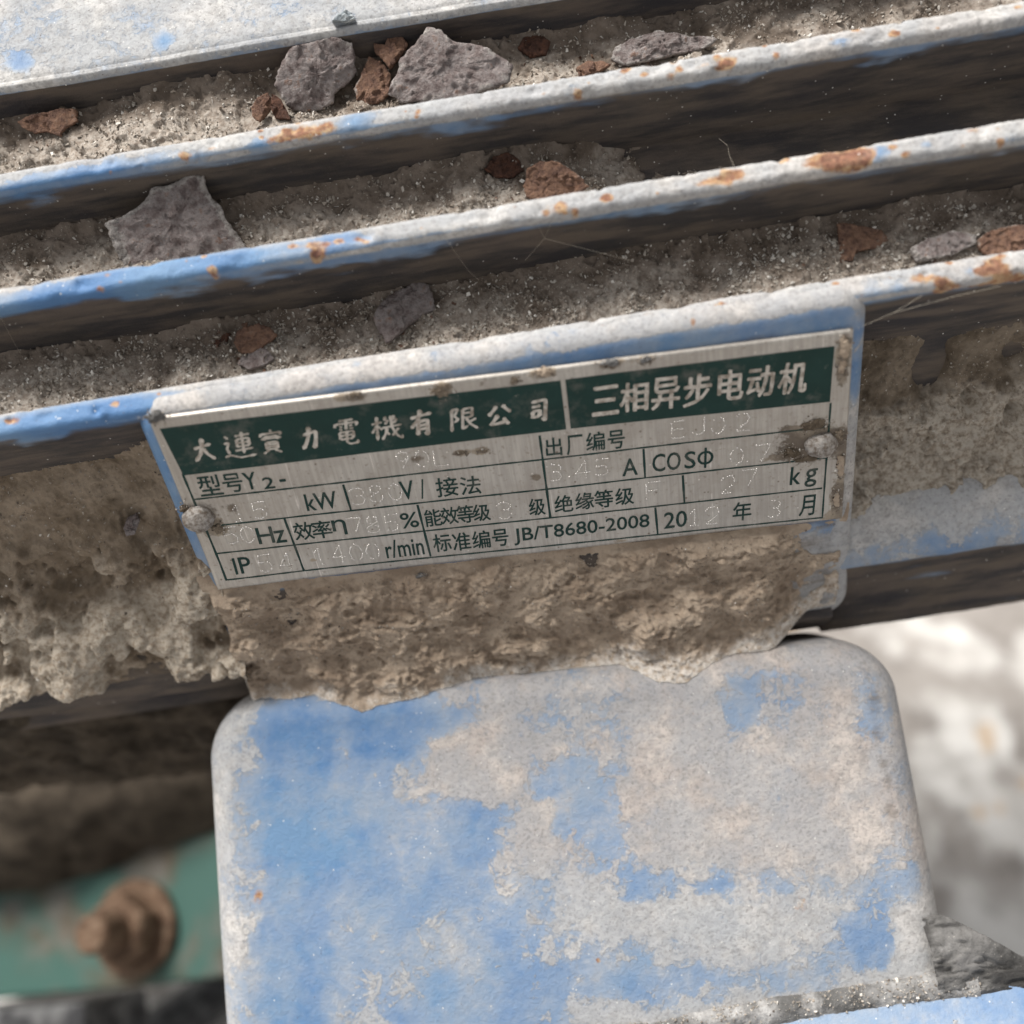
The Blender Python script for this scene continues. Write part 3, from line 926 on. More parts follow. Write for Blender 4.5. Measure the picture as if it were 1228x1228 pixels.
# the company's name is brushed: every stroke is a tapering ribbon (x, y down, on a 100 grid)
BRUSH = {
    '大': ["12,44 50,36 84,30", "48,4 46,36 36,66 10,96", "48,46 64,70 94,94"],
    '連': ["40,16 84,12", "44,28 44,56", "44,28 80,25 79,54", "46,41 78,39", "44,54 80,52", "36,68 90,63", "61,2 61,80", "10,12 20,23", "6,40 22,36 12,58 20,78", "4,88 20,82 50,94 98,88"],
    '實': ["48,0 54,9", "10,14 8,27", "10,16 90,12 84,25", "24,28 22,42", "24,28 76,26 74,42", "10,36 92,34", "28,52 28,82", "28,52 72,50 72,82", "30,61 70,60", "30,71 70,70", "28,81 72,80", "38,84 14,98", "60,84 88,98"],
    '力': ["14,38 50,30 84,24 82,56 72,92 58,84", "48,4 44,40 30,70 8,95"],
    '電': ["24,6 78,3", "10,16 8,30", "10,18 92,14 86,29", "50,4 50,40", "26,27 36,30", "24,37 36,40", "62,27 74,24", "62,37 76,36", "24,50 26,78", "24,50 76,47 74,76", "26,63 75,61", "26,77 74,75", "50,44 50,88 60,97 92,95 90,82"],
    '機': ["4,32 36,26", "20,4 20,96", "19,38 4,66", "22,40 36,56", "48,6 42,18 54,22 44,36", "74,4 68,16 82,20 70,34", "36,49 96,42", "62,4 66,50 80,82 96,95 97,82", "86,54 66,82", "50,50 46,72 34,95", "48,64 58,78"],
    '有': ["8,31 50,23 94,17", "48,2 38,36 8,68", "36,46 36,95", "36,46 76,40 76,94 62,86", "40,60 72,57", "40,74 72,71"],
    '限': ["10,10 34,6 20,34 34,48 20,60", "12,8 12,97", "48,10 80,6 78,44", "50,26 76,24", "50,44 78,42", "48,8 48,90 68,76", "92,50 72,62", "60,46 72,70 99,93"],
    '公': ["38,6 28,26 8,48", "62,4 76,22 96,38", "46,46 32,70 16,90 50,86 80,79", "66,62 78,76 88,94"],
    '司': ["18,17 80,10 82,40 80,93 64,84", "20,37 60,32", "24,54 28,82", "24,54 58,50 56,76", "28,78 56,74"],
}


def brushed(ch, x0, x1, y0, y1, seed):
    r_ = np.random.default_rng(seed)
    c_ = hit((x0 + x1) / 2, (y0 + y1) / 2, NP)[:2]
    wmm = np.linalg.norm(hit(x1, y0, NP)[:2] - hit(x0, y0, NP)[:2])
    hmm = np.linalg.norm(hit(x0, y1, NP)[:2] - hit(x0, y0, NP)[:2]) * 0.95
    allv, allf, nb_ = [], [], 0
    fatness = 0.50 if len(BRUSH[ch]) < 7 else 0.35
    for si, st in enumerate(BRUSH[ch]):
        p = np.array([[float(k) for k in q.split(',')] for q in st.split()])
        p = (p / 100 - 0.5) * np.array([wmm, -hmm])
        p[:, 0] += 0.10 * p[:, 1]
        L = np.concatenate([[0], np.cumsum(np.linalg.norm(np.diff(p, axis=0), axis=1))])
        n_ = max(8, int(L[-1] / 0.14))
        tt = np.linspace(0, L[-1], n_)
        q = np.stack([np.interp(tt, L, p[:, 0]), np.interp(tt, L, p[:, 1])], -1)
        for _ in range(2):                                      # round the turns
            q[1:-1] = (q[:-2] + 2 * q[1:-1] + q[2:]) / 4
        d_ = np.gradient(q, axis=0)
        d_ /= np.maximum(np.linalg.norm(d_, axis=1, keepdims=True), 1e-9)
        nn = np.stack([-d_[:, 1], d_[:, 0]], -1)
        u_ = np.linspace(0, 1, n_)
        slantw = 1.0 - 0.30 * np.abs(d_[:, 0])                   # across strokes are thinner
        wd_ = fatness * slantw * (0.62 + 0.30 * np.exp(-(u_ / 0.16) ** 2) + 0.22 * np.exp(-((u_ - 0.9) / 0.14) ** 2)) * (1 - 0.75 * ss(0.90, 1.0, u_)) * (0.35 + 0.65 * ss(0, 0.07, u_))
        wd_ = wd_ * (1 + r_.normal(0, 0.05, n_))
        pts = np.concatenate([q + nn * wd_[:, None], q - nn * wd_[:, None] * 0.9])
        pts = c_ + pts[:, :1] * UX + pts[:, 1:] * UY
        allv.append(on_plate(pts, 0.055 + 0.003 * si))
        allf += [(nb_ + n_ + i, nb_ + n_ + i + 1, nb_ + i + 1, nb_ + i) for i in range(n_ - 1)]
        nb_ += 2 * n_
    return make('header_letter', np.concatenate(allv), allf, M_LETTER, plate, smooth=False)


for k, (ch, x0, x1, y0, y1) in enumerate([('大', 229, 259, 524, 554), ('連', 266, 308, 517, 551), ('實', 310, 341, 515, 544), ('力', 360, 383, 510, 540), ('電', 399, 432, 502, 534),
                                          ('機', 444, 484, 497, 529), ('有', 490, 520, 490, 524), ('限', 537, 574, 487, 518), ('公', 583, 614, 484, 512), ('司', 632, 659, 476, 507)]):
    brushed(ch, x0, x1, y0, y1, 500 + k)
for k, (ch, x0, x1, y0, y1) in enumerate([('三', 710, 742, 461, 499), ('相', 744, 777, 457, 495), ('异', 782, 815, 451, 492), ('步', 820, 853, 447, 489), ('电', 861, 892, 442, 481),
                                          ('动', 896, 928, 438, 477), ('机', 934, 968, 433, 473)]):
    text('header_letter', ch, (x0 + x1) / 2, (y0 + y1) / 2, (x1 - x0) * .98, (y1 - y0) * .95, M_LETTER, 0.06, 0, 0.13, 30 + k, 0.04, 0.12)
for ch, cx, cy, wp, hp in [('型', 251.5, 582, 27, 25), ('号', 279, 579, 23, 23), ('Y', 300, 576.6, 15, 21), ('2', 322, 579, 13, 14), ('-', 339, 576, 7, 3),
                           ('kW', 385, 601, 37, 21), ('V', 488, 588, 16, 23), ('/', 506.5, 586.5, 5, 24), ('接', 536, 584, 26, 24), ('法', 564, 582, 24, 23),
                           ('出', 664, 535.5, 19, 23), ('厂', 689, 533, 19, 24), ('编', 714, 529, 22, 23), ('号', 739, 527, 20, 23), ('A', 755.5, 560, 18, 21),
                           ('C', 790, 555, 15, 22), ('O', 808, 553, 16, 22), ('S', 827.6, 551.6, 13, 21), ('O', 846, 549, 19, 17), ('I', 846, 549, 2.2, 25),
                           ('H', 318, 642, 19, 20), ('z', 336, 643.5, 13, 15), ('效', 364, 637, 23, 22), ('率', 386, 635, 23, 22), ('η', 407, 632.5, 16, 19), ('%', 491, 624, 21, 19),
                           ('能', 519.4, 621, 20, 21), ('效', 539, 618.5, 20, 21), ('等', 558, 616.6, 20, 22), ('级', 577.6, 614.6, 20, 21), ('级', 644, 607.5, 19, 21),
                           ('绝', 676, 603.6, 22, 21), ('缘', 701, 600.5, 22, 21), ('等', 724, 598, 22, 22), ('级', 749, 595, 22, 21), ('k', 954, 570.4, 12, 22), ('g', 972.5, 573, 14, 22),
                           ('I', 282, 678.5, 2.5, 19), ('P', 294, 677, 13, 19), ('r/min', 485, 657, 45, 22), ('标', 530, 651, 21, 22), ('准', 553.5, 649.5, 21, 22), ('编', 577, 647, 21, 22), ('号', 600, 644.7, 19, 21),
                           ('JB/T8680-2008', 697.5, 635, 162, 21), ('20', 810, 623, 27, 20), ('年', 890, 613, 22, 23), ('月', 968, 606, 18, 25)]:
    text('printed_letter', ch, cx, cy, wp, hp, M_INK, 0.03, 0.0, 0.0, fat=0.045)

# punched numbers: rows of raised dots
STROKE = {
    '0': [[(.5, 1), (.15, .85), (0, .5), (.15, .15), (.5, 0), (.85, .15), (1, .5), (.85, .85), (.5, 1)]],
    '1': [[(.2, .75), (.5, 1), (.5, 0)], [(.2, 0), (.8, 0)]],
    '2': [[(0, .8), (.2, 1), (.8, 1), (1, .75), (.9, .5), (0, 0), (1, 0)]],
    '3': [[(0, .85), (.3, 1), (.8, .95), (1, .75), (.8, .55), (.4, .52)], [(.8, .5), (1, .25), (.8, .05), (.3, 0), (0, .15)]],
    '4': [[(.7, 0), (.7, 1), (0, .3), (1, .3)]],
    '5': [[(.95, 1), (.1, 1), (.05, .55), (.6, .62), (.95, .4), (.85, .1), (.4, 0), (0, .12)]],
    '7': [[(0, 1), (1, 1), (.4, 0)]],
    '8': [[(.5, .52), (.15, .65), (.15, .9), (.5, 1), (.85, .9), (.85, .65), (.5, .52), (.05, .35), (.05, .12), (.5, 0), (.95, .12), (.95, .35), (.5, .52)]],
    '9': [[(.9, .6), (.5, .45), (.1, .6), (.1, .9), (.5, 1), (.9, .9), (.9, .6), (.4, 0)]],
    'F': [[(0, 0), (0, 1), (1, 1)], [(0, .52), (.8, .52)]],
    'L': [[(0, 1), (0, 0), (1, 0)]],
    'E': [[(1, 1), (0, 1), (0, 0), (1, 0)], [(0, .52), (.8, .52)]],
    'J': [[(.9, 1), (.9, .2), (.6, 0), (.2, .05), (0, .25)]],
    '.': [[(.5, 0), (.55, .06)]],
}


def punched(ch, cx, cy, wp, hp):
    c_ = hit(cx, cy, NP)[:2]
    wmm = wp * 0.122
    hmm = np.linalg.norm(hit(cx, cy - hp / 2, NP)[:2] - hit(cx, cy + hp / 2, NP)[:2])
    vs, fs_ = [], []
    for st in STROKE[ch]:
        st = [(np.array(p) - .5) * np.array([wmm, hmm]) for p in st]
        L = [0.0]
        for a, b in zip(st, st[1:]):
            L.append(L[-1] + np.linalg.norm(b - a))
        for d_ in np.arange(0, L[-1] + 0.01, 0.40):
            k = min(np.searchsorted(L, d_, 'right') - 1, len(st) - 2)
            p = st[k] + (st[k + 1] - st[k]) * ((d_ - L[k]) / max(L[k + 1] - L[k], 1e-6))
            if random.random() < 0.15:
                continue
            p = c_ + p[0] * UX + p[1] * UY + rng.normal(0, 0.025, 2)
            r = random.uniform(0.10, 0.155)
            b0 = len(vs)
            z0 = NP + float(buckle(np.array(p[0]), np.array(p[1])))
            for rr, zz in ((1.0, -0.02), (0.72, 0.13)):
                for k6 in range(6):
                    an = k6 * math.pi / 3
                    vs.append((p[0] + r * rr * math.cos(an), p[1] + r * rr * math.sin(an), z0 + zz))
            vs.append((p[0], p[1], z0 + 0.17))
            for k6 in range(6):
                n6 = (k6 + 1) % 6
                fs_.append((b0 + k6, b0 + n6, b0 + 6 + n6, b0 + 6 + k6))
                fs_.append((b0 + 6 + k6, b0 + 6 + n6, b0 + 12))
    return make('punched_digit', vs, fs_, M_DOT, plate)


for ch, cx, cy in [('1', 286, 615), ('.', 298.6, 613), ('5', 311.5, 612), ('3', 429, 595), ('8', 451, 592), ('0', 474, 590), ('5', 277, 642), ('0', 297, 641), ('7', 426, 631), ('8', 447, 629),
                   ('5', 470, 627), ('1', 383, 667), ('4', 406, 664), ('0', 427, 663), ('0', 447, 661), ('5', 318, 675), ('4', 343, 673), ('3', 605, 612), ('3', 665, 566), ('.', 682, 561), ('4', 699, 562),
                   ('5', 722, 560), ('0', 883.5, 547), ('.', 897, 543), ('7', 915, 543), ('F', 783, 588), ('2', 873, 581), ('7', 899, 573), ('1', 833, 620), ('2', 854, 618), ('3', 928, 610),
                   ('9', 483, 552), ('0', 506, 550), ('L', 529, 548), ('E', 814, 515), ('J', 838, 511), ('0', 861, 510), ('2', 890, 506)]:
    punched(ch, cx, cy, 17, 20)


def blob(name, c_, rad, mat, parent, seed, amp=0.25, attrs=None, nlat=26, nlon=48, half=False):
    th_ = np.linspace(0.02, math.pi * (0.62 if half else 0.98), nlat)
    ph = np.linspace(0, 2 * math.pi, nlon, endpoint=False)
    T, F_2 = np.meshgrid(th_, ph, indexing='ij')
    D = np.stack([np.sin(T) * np.cos(F_2), np.sin(T) * np.sin(F_2), np.cos(T)], -1)
    rad = np.asarray(rad, float)
    k = 1 + amp * fbm(D * rad + np.asarray(c_), float(rad.max()) * 0.8, 4, 0.55, seed)
    P = np.asarray(c_) + D * rad * k[..., None]
    nlt, nln = P.shape[:2]
    F = grid_faces(nlt, nln, True)[:, ::-1]
    at = {kk: np.full(nlt * nln, vv) for kk, vv in (attrs or {}).items()}
    ex = [tuple(range(nln)), tuple(range((nlt - 1) * nln, nlt * nln))[::-1]]
    return make(name, P.reshape(-1, 3), [tuple(f) for f in F[:, ::-1]] + [e[::-1] for e in ex], mat, parent, at)


c_ = hit(238, 621, NP)
blob('rivet', (c_[0], c_[1], NP + .25), (2.45, 2.25, 1.55), M_RIVET, plate, 81, 0.16)
c_ = hit(984, 532, NP)
blob('rivet', (c_[0], c_[1], NP + .25), (2.45, 2.0, 1.75), M_RIVET, plate, 85, 0.26)

# ------------------------------------------------------------------ dirt
GR_V, GR_F, GR_A, GR_N = [], [], [], [0]
OCT = np.array([(0, 2, 4), (2, 1, 4), (1, 3, 4), (3, 0, 4), (2, 0, 5), (1, 2, 5), (3, 1, 5), (0, 3, 5)])


def grains(C_, r, a):
    """Many angular grains: centres, radii, paleness."""
    k = len(C_)
    ax = rng.normal(size=(k, 3, 3))
    ax /= np.linalg.norm(ax, axis=2, keepdims=True)
    s1 = rng.uniform(0.5, 1.2, (k, 3, 1)) * r[:, None, None]
    s2 = rng.uniform(0.5, 1.2, (k, 3, 1)) * r[:, None, None]
    V_ = np.empty((k, 6, 3))
    V_[:, 0::2] = C_[:, None] + ax * s1
    V_[:, 1::2] = C_[:, None] - ax * s2
    GR_V.append(V_.reshape(-1, 3))
    GR_F.append((OCT[None] + (GR_N[0] + 6 * np.arange(k))[:, None, None]).reshape(-1, 3))
    GR_A.append(np.repeat(a, 6))
    GR_N[0] += 6 * k


def scatter(P, count, rmin, rmax, keep=None, pale=0.5, lift=0.3, clump=True):
    Q = P.reshape(-1, 3)
    wgt = np.ones(len(Q)) if keep is None else np.clip(keep.ravel(), 0, None)
    if clump:
        wgt = wgt * (0.25 + ss(-0.15, 0.35, fbm(Q, 5, 3, 0.6, seed=77)))
    i = rng.choice(len(Q), count, p=wgt / wgt.sum())
    r = rmin + (rmax - rmin) * rng.random(count) ** 4
    C_ = Q[i] + rng.normal(0, 0.12, (count, 3)) + np.array([0, 0.2, 0.7]) * r[:, None] * lift
    grains(C_, r, np.clip(rng.normal(pale, 0.2, count), 0, 1))


def channel(lo, hi_b, level, seed, lvl_x, pale_spots, n0, label, count, cut=None):
    """Dirt lying in a channel from behind fin lo to the near face of the next fin."""
    b0, b1 = lo['b'] + lo['t'] - 1.2, hi_b + 0.8
    nx, nb_ = 760, int((b1 - b0) / 0.24)
    xs = np.linspace(X0 + 1, X1 - 1, nx)
    bs = np.linspace(b0, b1, nb_)
    Xg, Bg = np.meshgrid(xs, bs, indexing='ij')
    lv = level + np.interp(Xg, [p[0] for p in lvl_x], [p[1] for p in lvl_x])
    base = np.stack([Xg, Bg, Xg * 0 + seed * 31], -1)
    hgt = lv + 1.5 * fbm(base, 15, 3, 0.5, seed) + 0.75 * fbm(base, 4.2, 4, 0.6, seed + 1) + 0.55 * (0.5 - np.abs(fbm(base, 1.7, 4, 0.6, seed + 2)))
    # little crusts: terraces
    cr = fbm(base, 7.5, 5, 0.62, seed + 3)
    hgt = hgt + 0.7 * ss(0.05, 0.10, cr) + 0.6 * ss(-0.22, -0.18, cr)
    u_ = (Bg - b0) / (b1 - b0)
    hgt = hgt + 1.3 * (1 - u_) ** 2 + 0.9 * ss(0.82, 1.0, u_)
    v_, n_ = vn(hgt, Bg)
    P = np.stack([Xg, v_, n_], -1)
    pale = 0.34 + 0.5 * (1 - u_) * ss(0.1, 0.3, 1 - u_) + 0.35 * fbm(base, 9, 3, 0.5, seed + 5) + spots(P, pale_spots, n0)
    o = sheet('dirt', P, M_DIRT, None, dict(pale=pale), flip=True)
    tag(o, label, None, None, 'stuff')
    scatter(P[90:-80], count, 0.07, 0.46, keep=(1.15 - u_)[90:-80], pale=0.62)
    return P


# levels along the channels, from the photograph
CH2 = channel(FINS[0], FINS[1]['b'], 7.6, 101, [(-100, 1.0), (-66, 0.8), (-55, -0.6), (-40, -0.2), (0, 0.2), (30, 0.6), (50, 1.4), (100, 1.2)],
              [(60, 440, 9, 4, .5), (250, 420, 10, 4, .3), (420, 380, 14, 4, .3), (560, 360, 10, 4, .3), (700, 340, 12, 4, .25), (1150, 290, 8, 3, .35)], -9,
              'grey gritty dirt lying behind the lowest fin, above the nameplate', 30000)
CH1 = channel(FINS[1], FINS[2]['b'], 11.4, 102, [(-100, 0.6), (-60, 0.6), (-40, 0.0), (0, 0.6), (14, 0.2), (24, -3.2), (40, -5.0), (100, -5.5)],
              [(60, 320, 10, 4, .5), (350, 260, 12, 4, .3), (480, 240, 12, 5, .35), (560, 220, 10, 4, .3)], -20,
              'grey brown dirt in the channel between the middle and the upper fin', 17000)
CH0 = channel(FINS[2], 65.0, 14.0, 103, [(-100, 0.3), (-55, 0.9), (-45, 2.2), (-34, 2.0), (-20, 0.4), (10, 0.0), (45, -0.6), (100, -1.0)],
              [(40, 190, 8, 3, .6), (230, 140, 12, 5, .55), (120, 180, 10, 4, .4), (640, 80, 6, 2, .3)], -34,
              'dusty dirt in the top channel under the broad grey pad', 16000)

# mounds left and right of the boss
for sgn in (-1, 1):
    xa, xb = (X0 + 1, -49.4) if sgn < 0 else (50.3, X1 - 1)
    nx, nvv = 235, 215
    xs = np.linspace(xa, xb, nx)
    vs_ = np.linspace(14.5, -31.2 if sgn < 0 else -27.5, nvv)
    Xg, Vg = np.meshgrid(xs, vs_, indexing='ij')
    base = np.stack([Xg, Vg, Xg * 0 + sgn * 40], -1)
    if sgn < 0:
        nb_ = np.interp(Vg, [-32, -29, -22, -12, 0, 8, 14.5], [-1.2, 0.6, -1.2, -4.2, -6.6, -7.2, -5.4])
        rise = ss(-62, -52, Xg) * 1.6
        cr = fbm(base, 10, 4, 0.52, 121)
        n_ = nb_ + rise + 1.8 * fbm(base, 13, 3, 0.5, 122) * ss(12, 2, Vg) + 2.3 * (0.5 - np.abs(fbm(base, 6.5, 4, 0.5, 123))) * ss(9, 0, Vg) + 0.9 * (0.5 - np.abs(fbm(base, 2.0, 4, 0.55, 124))) - 1.2
        low_ = ss(2, -10, Vg)
        n_ += low_ * (2.2 * ss(0.0, 0.09, cr) + 1.6 * ss(-0.28, -0.20, cr) + 1.4 * ss(0.2, 0.27, cr) - 2.0)
        pale = 0.16 + 0.30 * low_ + 0.45 * cr * low_ + 0.35 * ss(-1, 1.5, n_)
        pale += 0.5 * np.exp(-(((Xg + 80) / 8) ** 2 + ((Vg + 22) / 6) ** 2)) + 0.45 * np.exp(-(((Xg + 60) / 9) ** 2 + ((Vg + 19) / 5) ** 2))
    else:
        nb_ = np.interp(Vg, [-29, -24, -18, -10, 2, 9, 14.5], [-3.4, -3.4, -5.4, -7.4, -8.6, -8.0, -5.6])
        cr = fbm(base, 11, 5, 0.6, 131)
        n_ = nb_ + 1.3 * fbm(base, 14, 3, 0.5, 132) + 0.75 * fbm(base, 4, 4, 0.6, 133) + 1.9 * (0.5 - np.abs(fbm(base, 6, 4, 0.52, 135))) * ss(9, 1, Vg) + 0.8 * (0.5 - np.abs(fbm(base, 1.8, 4, 0.55, 134))) + 1.0 * ss(0.02, 0.1, cr) * ss(4, -6, Vg) - 1.4
        for px, py, rx, ry, dp in ((1122, 450, 2.2, 5.0, 4.2), (1100, 460, 4.5, 4, 1.2), (1165, 478, 1.3, 2.0, 3), (1213, 492, 1.2, 1.4, 3), (1222, 430, 2.5, 1.8, 2.5)):
            c_ = hit(px, py, -8)
            n_ -= dp * np.exp(-((Xg - c_[0]) / rx) ** 2 - ((Vg - c_[1]) / ry) ** 2)
        pale = 0.22 + 0.62 * ss(3, -12, Vg) + 0.3 * cr
    P = np.stack([Xg, Vg, n_], -1)
    o = sheet('dirt', P, M_MOUND if sgn < 0 else M_DARKDIRT, None, dict(pale=pale))
    tag(o, 'lumpy tan dirt heaped left of the nameplate under the lowest fin' if sgn < 0 else 'dark brown dirt with holes right of the nameplate', None, None, 'stuff')
    scatter(P, 5000, 0.06, 0.30, pale=0.55)

# dried mud from the plate down to the top of the foot
nx, nw = 430, 190
xs = np.linspace(-52.4, 50.8, nx)
ww = np.linspace(0, 1, nw)
s_edge = np.interp(xs, [-60, -50, -46, -40, -32, -22, -14, -4, 6, 12, 17, 22, 27, 33, 39, 45, 52],
                   [0.6, 1.0, 1.8, 2.0, 5.6, 4.6, 3.3, 2.4, 2.6, 4.6, 8.0, 8.8, 6.6, 5.0, 3.8, 1.5, -1.0])
s_edge = s_edge + 0.55 * fbm(np.stack([xs, xs * 0, xs * 0], -1), 5, 4, 0.6, seed=141) + 0.42 * fbm(np.stack([xs, xs * 0, xs * 0], -1), 1.7, 3, 0.6, seed=142)
P = np.empty((nx, nw, 3))
kk_ = np.clip((xs + 50) / 100, 0, 1.05)
s_loc = np.maximum((s_edge - 6 * kk_) / (1 - 0.1 * kk_), 0.9)
s_edge = s_loc * (1 - 0.1 * kk_) + 6 * kk_
f_drop = 6.0 - np.sqrt(np.maximum(36.0 - np.clip(6.0 - s_loc, 0, 6) ** 2, 0)) + 1.2 * (xs / 56.0) ** 2 + 0.5
v_top = np.interp(xs, [-50, 50], [-13.9, -19.3])                 # the plate's lower edge
W_ = []
for i, x in enumerate(xs):
    v0 = v_top[i]
    back = ss(36, 46, x)                                             # at the right the mud ends on the boss, short of the foot
    fe_ = FO[1:] + FD[1:] * s_edge[i] + FN[1:] * (0.22 - f_drop[i])
    mid_ = FO[1:] + FD[1:] * (s_edge[i] - 2.2) + FN[1:] * (0.10 - f_drop[i])
    end = np.array([fe_, fe_ + FD[1:] * 0.05 - FN[1:] * 1.6])
    end = end * (1 - back) + np.array([(-37.5, 0.25), (-38.0, -1.5)]) * back
    mid_ = mid_ * (1 - back) + np.array([-34.0, 0.5]) * back
    hi_ = 1 - 0.8 * back
    pts = np.vstack([[(v0 + 3, -0.35), (v0 + 0.9, -0.15), (v0 - 1.0, 0.25), (v0 * .55 - 12.0, 1.3 * hi_), (-27.5, 2.4 * hi_)], mid_[None], end])
    L = np.concatenate([[0], np.cumsum(np.linalg.norm(np.diff(pts, axis=0), axis=1))])
    tt = np.concatenate([np.linspace(0, L[-2], nw - 6), np.linspace(L[-2], L[-1], 7)[1:]])
    P[i, :, 0] = x
    P[i, :, 1] = np.interp(tt, L, pts[:, 0])
    P[i, :, 2] = np.interp(tt, L, pts[:, 1])
    W_.append(ss(2.6, 6.5, tt))
W_ = np.array(W_)
P[..., 0] += 0.9 * fbm(P, 4, 3, 0.6, 149) * ss(46, 51, np.abs(P[..., 0]))
sag = ss(30, 50, xs)[:, None]
nrm_ = np.array([0, 0.35, 0.94])
str_ = P * np.array([0.85, 1.1, 1.0])
rg = fbm(str_, 7.5, 4, 0.5, 151)
crumb = 0.5 - np.abs(fbm(str_, 2.6, 4, 0.55, 155))
fl_ = W_ * ss(1.0, 0.84, ww)[None]
dsp = (1.7 * fbm(str_, 11, 3, 0.5, 152) + 0.95 * ss(0.0, 0.08, rg) + 0.8 * ss(-0.26, -0.18, rg) + 0.7 * ss(0.2, 0.27, rg) - 1.1 + 0.85 * crumb + 0.5 * ss(0.1, 0.2, fbm(str_, 3.0, 3, 0.5, 158)) + 0.50 * fbm(P, 0.9, 3, 0.65, 154))
dsp = dsp * fl_ - 0.9 * sag * fl_
dsp = dsp - (4.5 * ss(-50.6, -52.4, xs) + 3.0 * ss(49.4, 50.8, xs))[:, None] * W_
P += dsp[..., None] * nrm_
dn_ = ss(0.70, 0.96, ww)[None] * np.ones((nx, 1))
pale = 0.16 + 0.75 * dn_ * (0.6 + 0.6 * fbm(P, 6, 3, seed=157)) + 2.0 * ss(0.962, 0.975, ww)[None] * ss(-0.35, 0.1, fbm(P, 3, 2, seed=159)) + 0.3 * rg + 0.35 * sag * ss(.4, .7, ww)[None] + 0.3 * np.exp(-(((xs[:, None] - 17) / 9) ** 2)) * ss(.6, .8, ww)[None]
mud = sheet('mud', P, M_MUD, None, dict(pale=pale))
tag(mud, 'crusted brown dried mud between the nameplate and the blue foot', None, None, 'stuff')
scatter(P[:, 30:-12], 14000, 0.05, 0.22, pale=0.42)
scatter(P[:, -14:-6], 1600, 0.05, 0.20, pale=0.95)

# dirt on the plate's edge, round the rivets and on the pad
for k, (px, py, rx, ry, rz, mt) in enumerate([(530, 468, 1.5, 1.2, .5, M_DARKDIRT), (425, 474, 1.1, .5, .35, M_DARKDIRT), (652, 446, 1.6, .7, .6, M_MUD), (733, 435, 1.7, .6, .5, M_GREYCLOD), (775, 431, 1.2, .7, .5, M_GREYCLOD),
                                             (617, 456, .7, .7, .3, M_DARKDIRT), (185, 500, 1.5, .9, .7, M_GREYCLOD), (976, 509, 1.9, 1.1, .9, M_DARKDIRT), (947, 542, 1.6, 1.2, .9, M_DARKDIRT), (262, 633, 1.0, 1.0, .6, M_DARKDIRT),
                                             (222, 610, .9, 1.1, .6, M_DARKDIRT), (1006, 522, 1.2, 1.3, .6, M_DARKDIRT), (1013, 415, .9, 2.2, .5, M_MUD), (1010, 440, .7, 1.5, .5, M_MUD), (553, 543, 1.1, .4, .25, M_DARKDIRT),
                                             (577, 541, 1.1, .4, .25, M_DARKDIRT), (504, 690, 1.0, .5, .4, M_GREYCLOD), (1008, 560, .6, 2, .4, M_MUD), (1003, 600, .6, 2, .4, M_MUD), (970, 550, 2.4, .5, .4, M_DARKDIRT)]):
    c_ = hit(px, py, NP)
    o = blob('dirt_crust', (c_[0], c_[1], NP - 0.05), (rx * .8, ry * .8, rz * .8), mt, None, 200 + k, 1.3, dict(pale=0.3), 34, 60)
    k_ = int(60 * rx * ry) + 20
    C_ = np.stack([rng.normal(c_[0], rx * .6, k_), rng.normal(c_[1], ry * .6, k_), NP + rng.random(k_) * 0.3 * rz], -1)
    grains(C_, rng.uniform(0.06, 0.24, k_), np.clip(rng.normal(0.4, 0.25, k_), 0, 1))
    tag(o, None, None, None, 'stuff')
    o['label'] = 'small crust of dirt stuck on the nameplate'

# ------------------------------------------------------------------ loose grit, all in one
# pile along the foot's bottom edge
nx, nq = 300, 26
xs = np.linspace(-52, 60, nx)
qq = np.linspace(-1, 1, nq)
hh = (1 - qq ** 2)
wd = 1.3 + 0.9 * ss(-20, 40, xs) + 0.8 * fbm(np.stack([xs, xs * 0, xs * 0], -1), 9, 3, seed=161)
C0 = PADO + BK * 0.6
P = C0 + xs[:, None, None] * np.array([1, 0, 0]) + (qq[None, :, None] * wd[:, None, None]) * BK * 1.1 + (hh[None, :, None] * wd[:, None, None] * 0.75 - 0.35) * UP
P += (0.5 * fbm(P, 2.2, 4, 0.6, 162))[..., None] * UP
o = sheet('dirt', P, M_GREYCLOD, None, dict(pale=0.45 + 0.5 * fbm(P, 5, 3, seed=163)), flip=True)
tag(o, 'grey dirt gathered along the bottom edge of the foot', None, None, 'stuff')
scatter(P, 5000, 0.07, 0.34, pale=0.6)

g_ = make('grit', np.concatenate(GR_V), np.concatenate(GR_F), M_GRIT, None, dict(pale=np.concatenate(GR_A)), smooth=False)
tag(g_, 'pale and dark grains of sand scattered over the dirt', None, None, 'stuff')


# ------------------------------------------------------------------ flakes of rust
AN = np.array([0, A[0], A[1]])
CRUMB = []
SHEETS = [CH0, CH1, CH2]


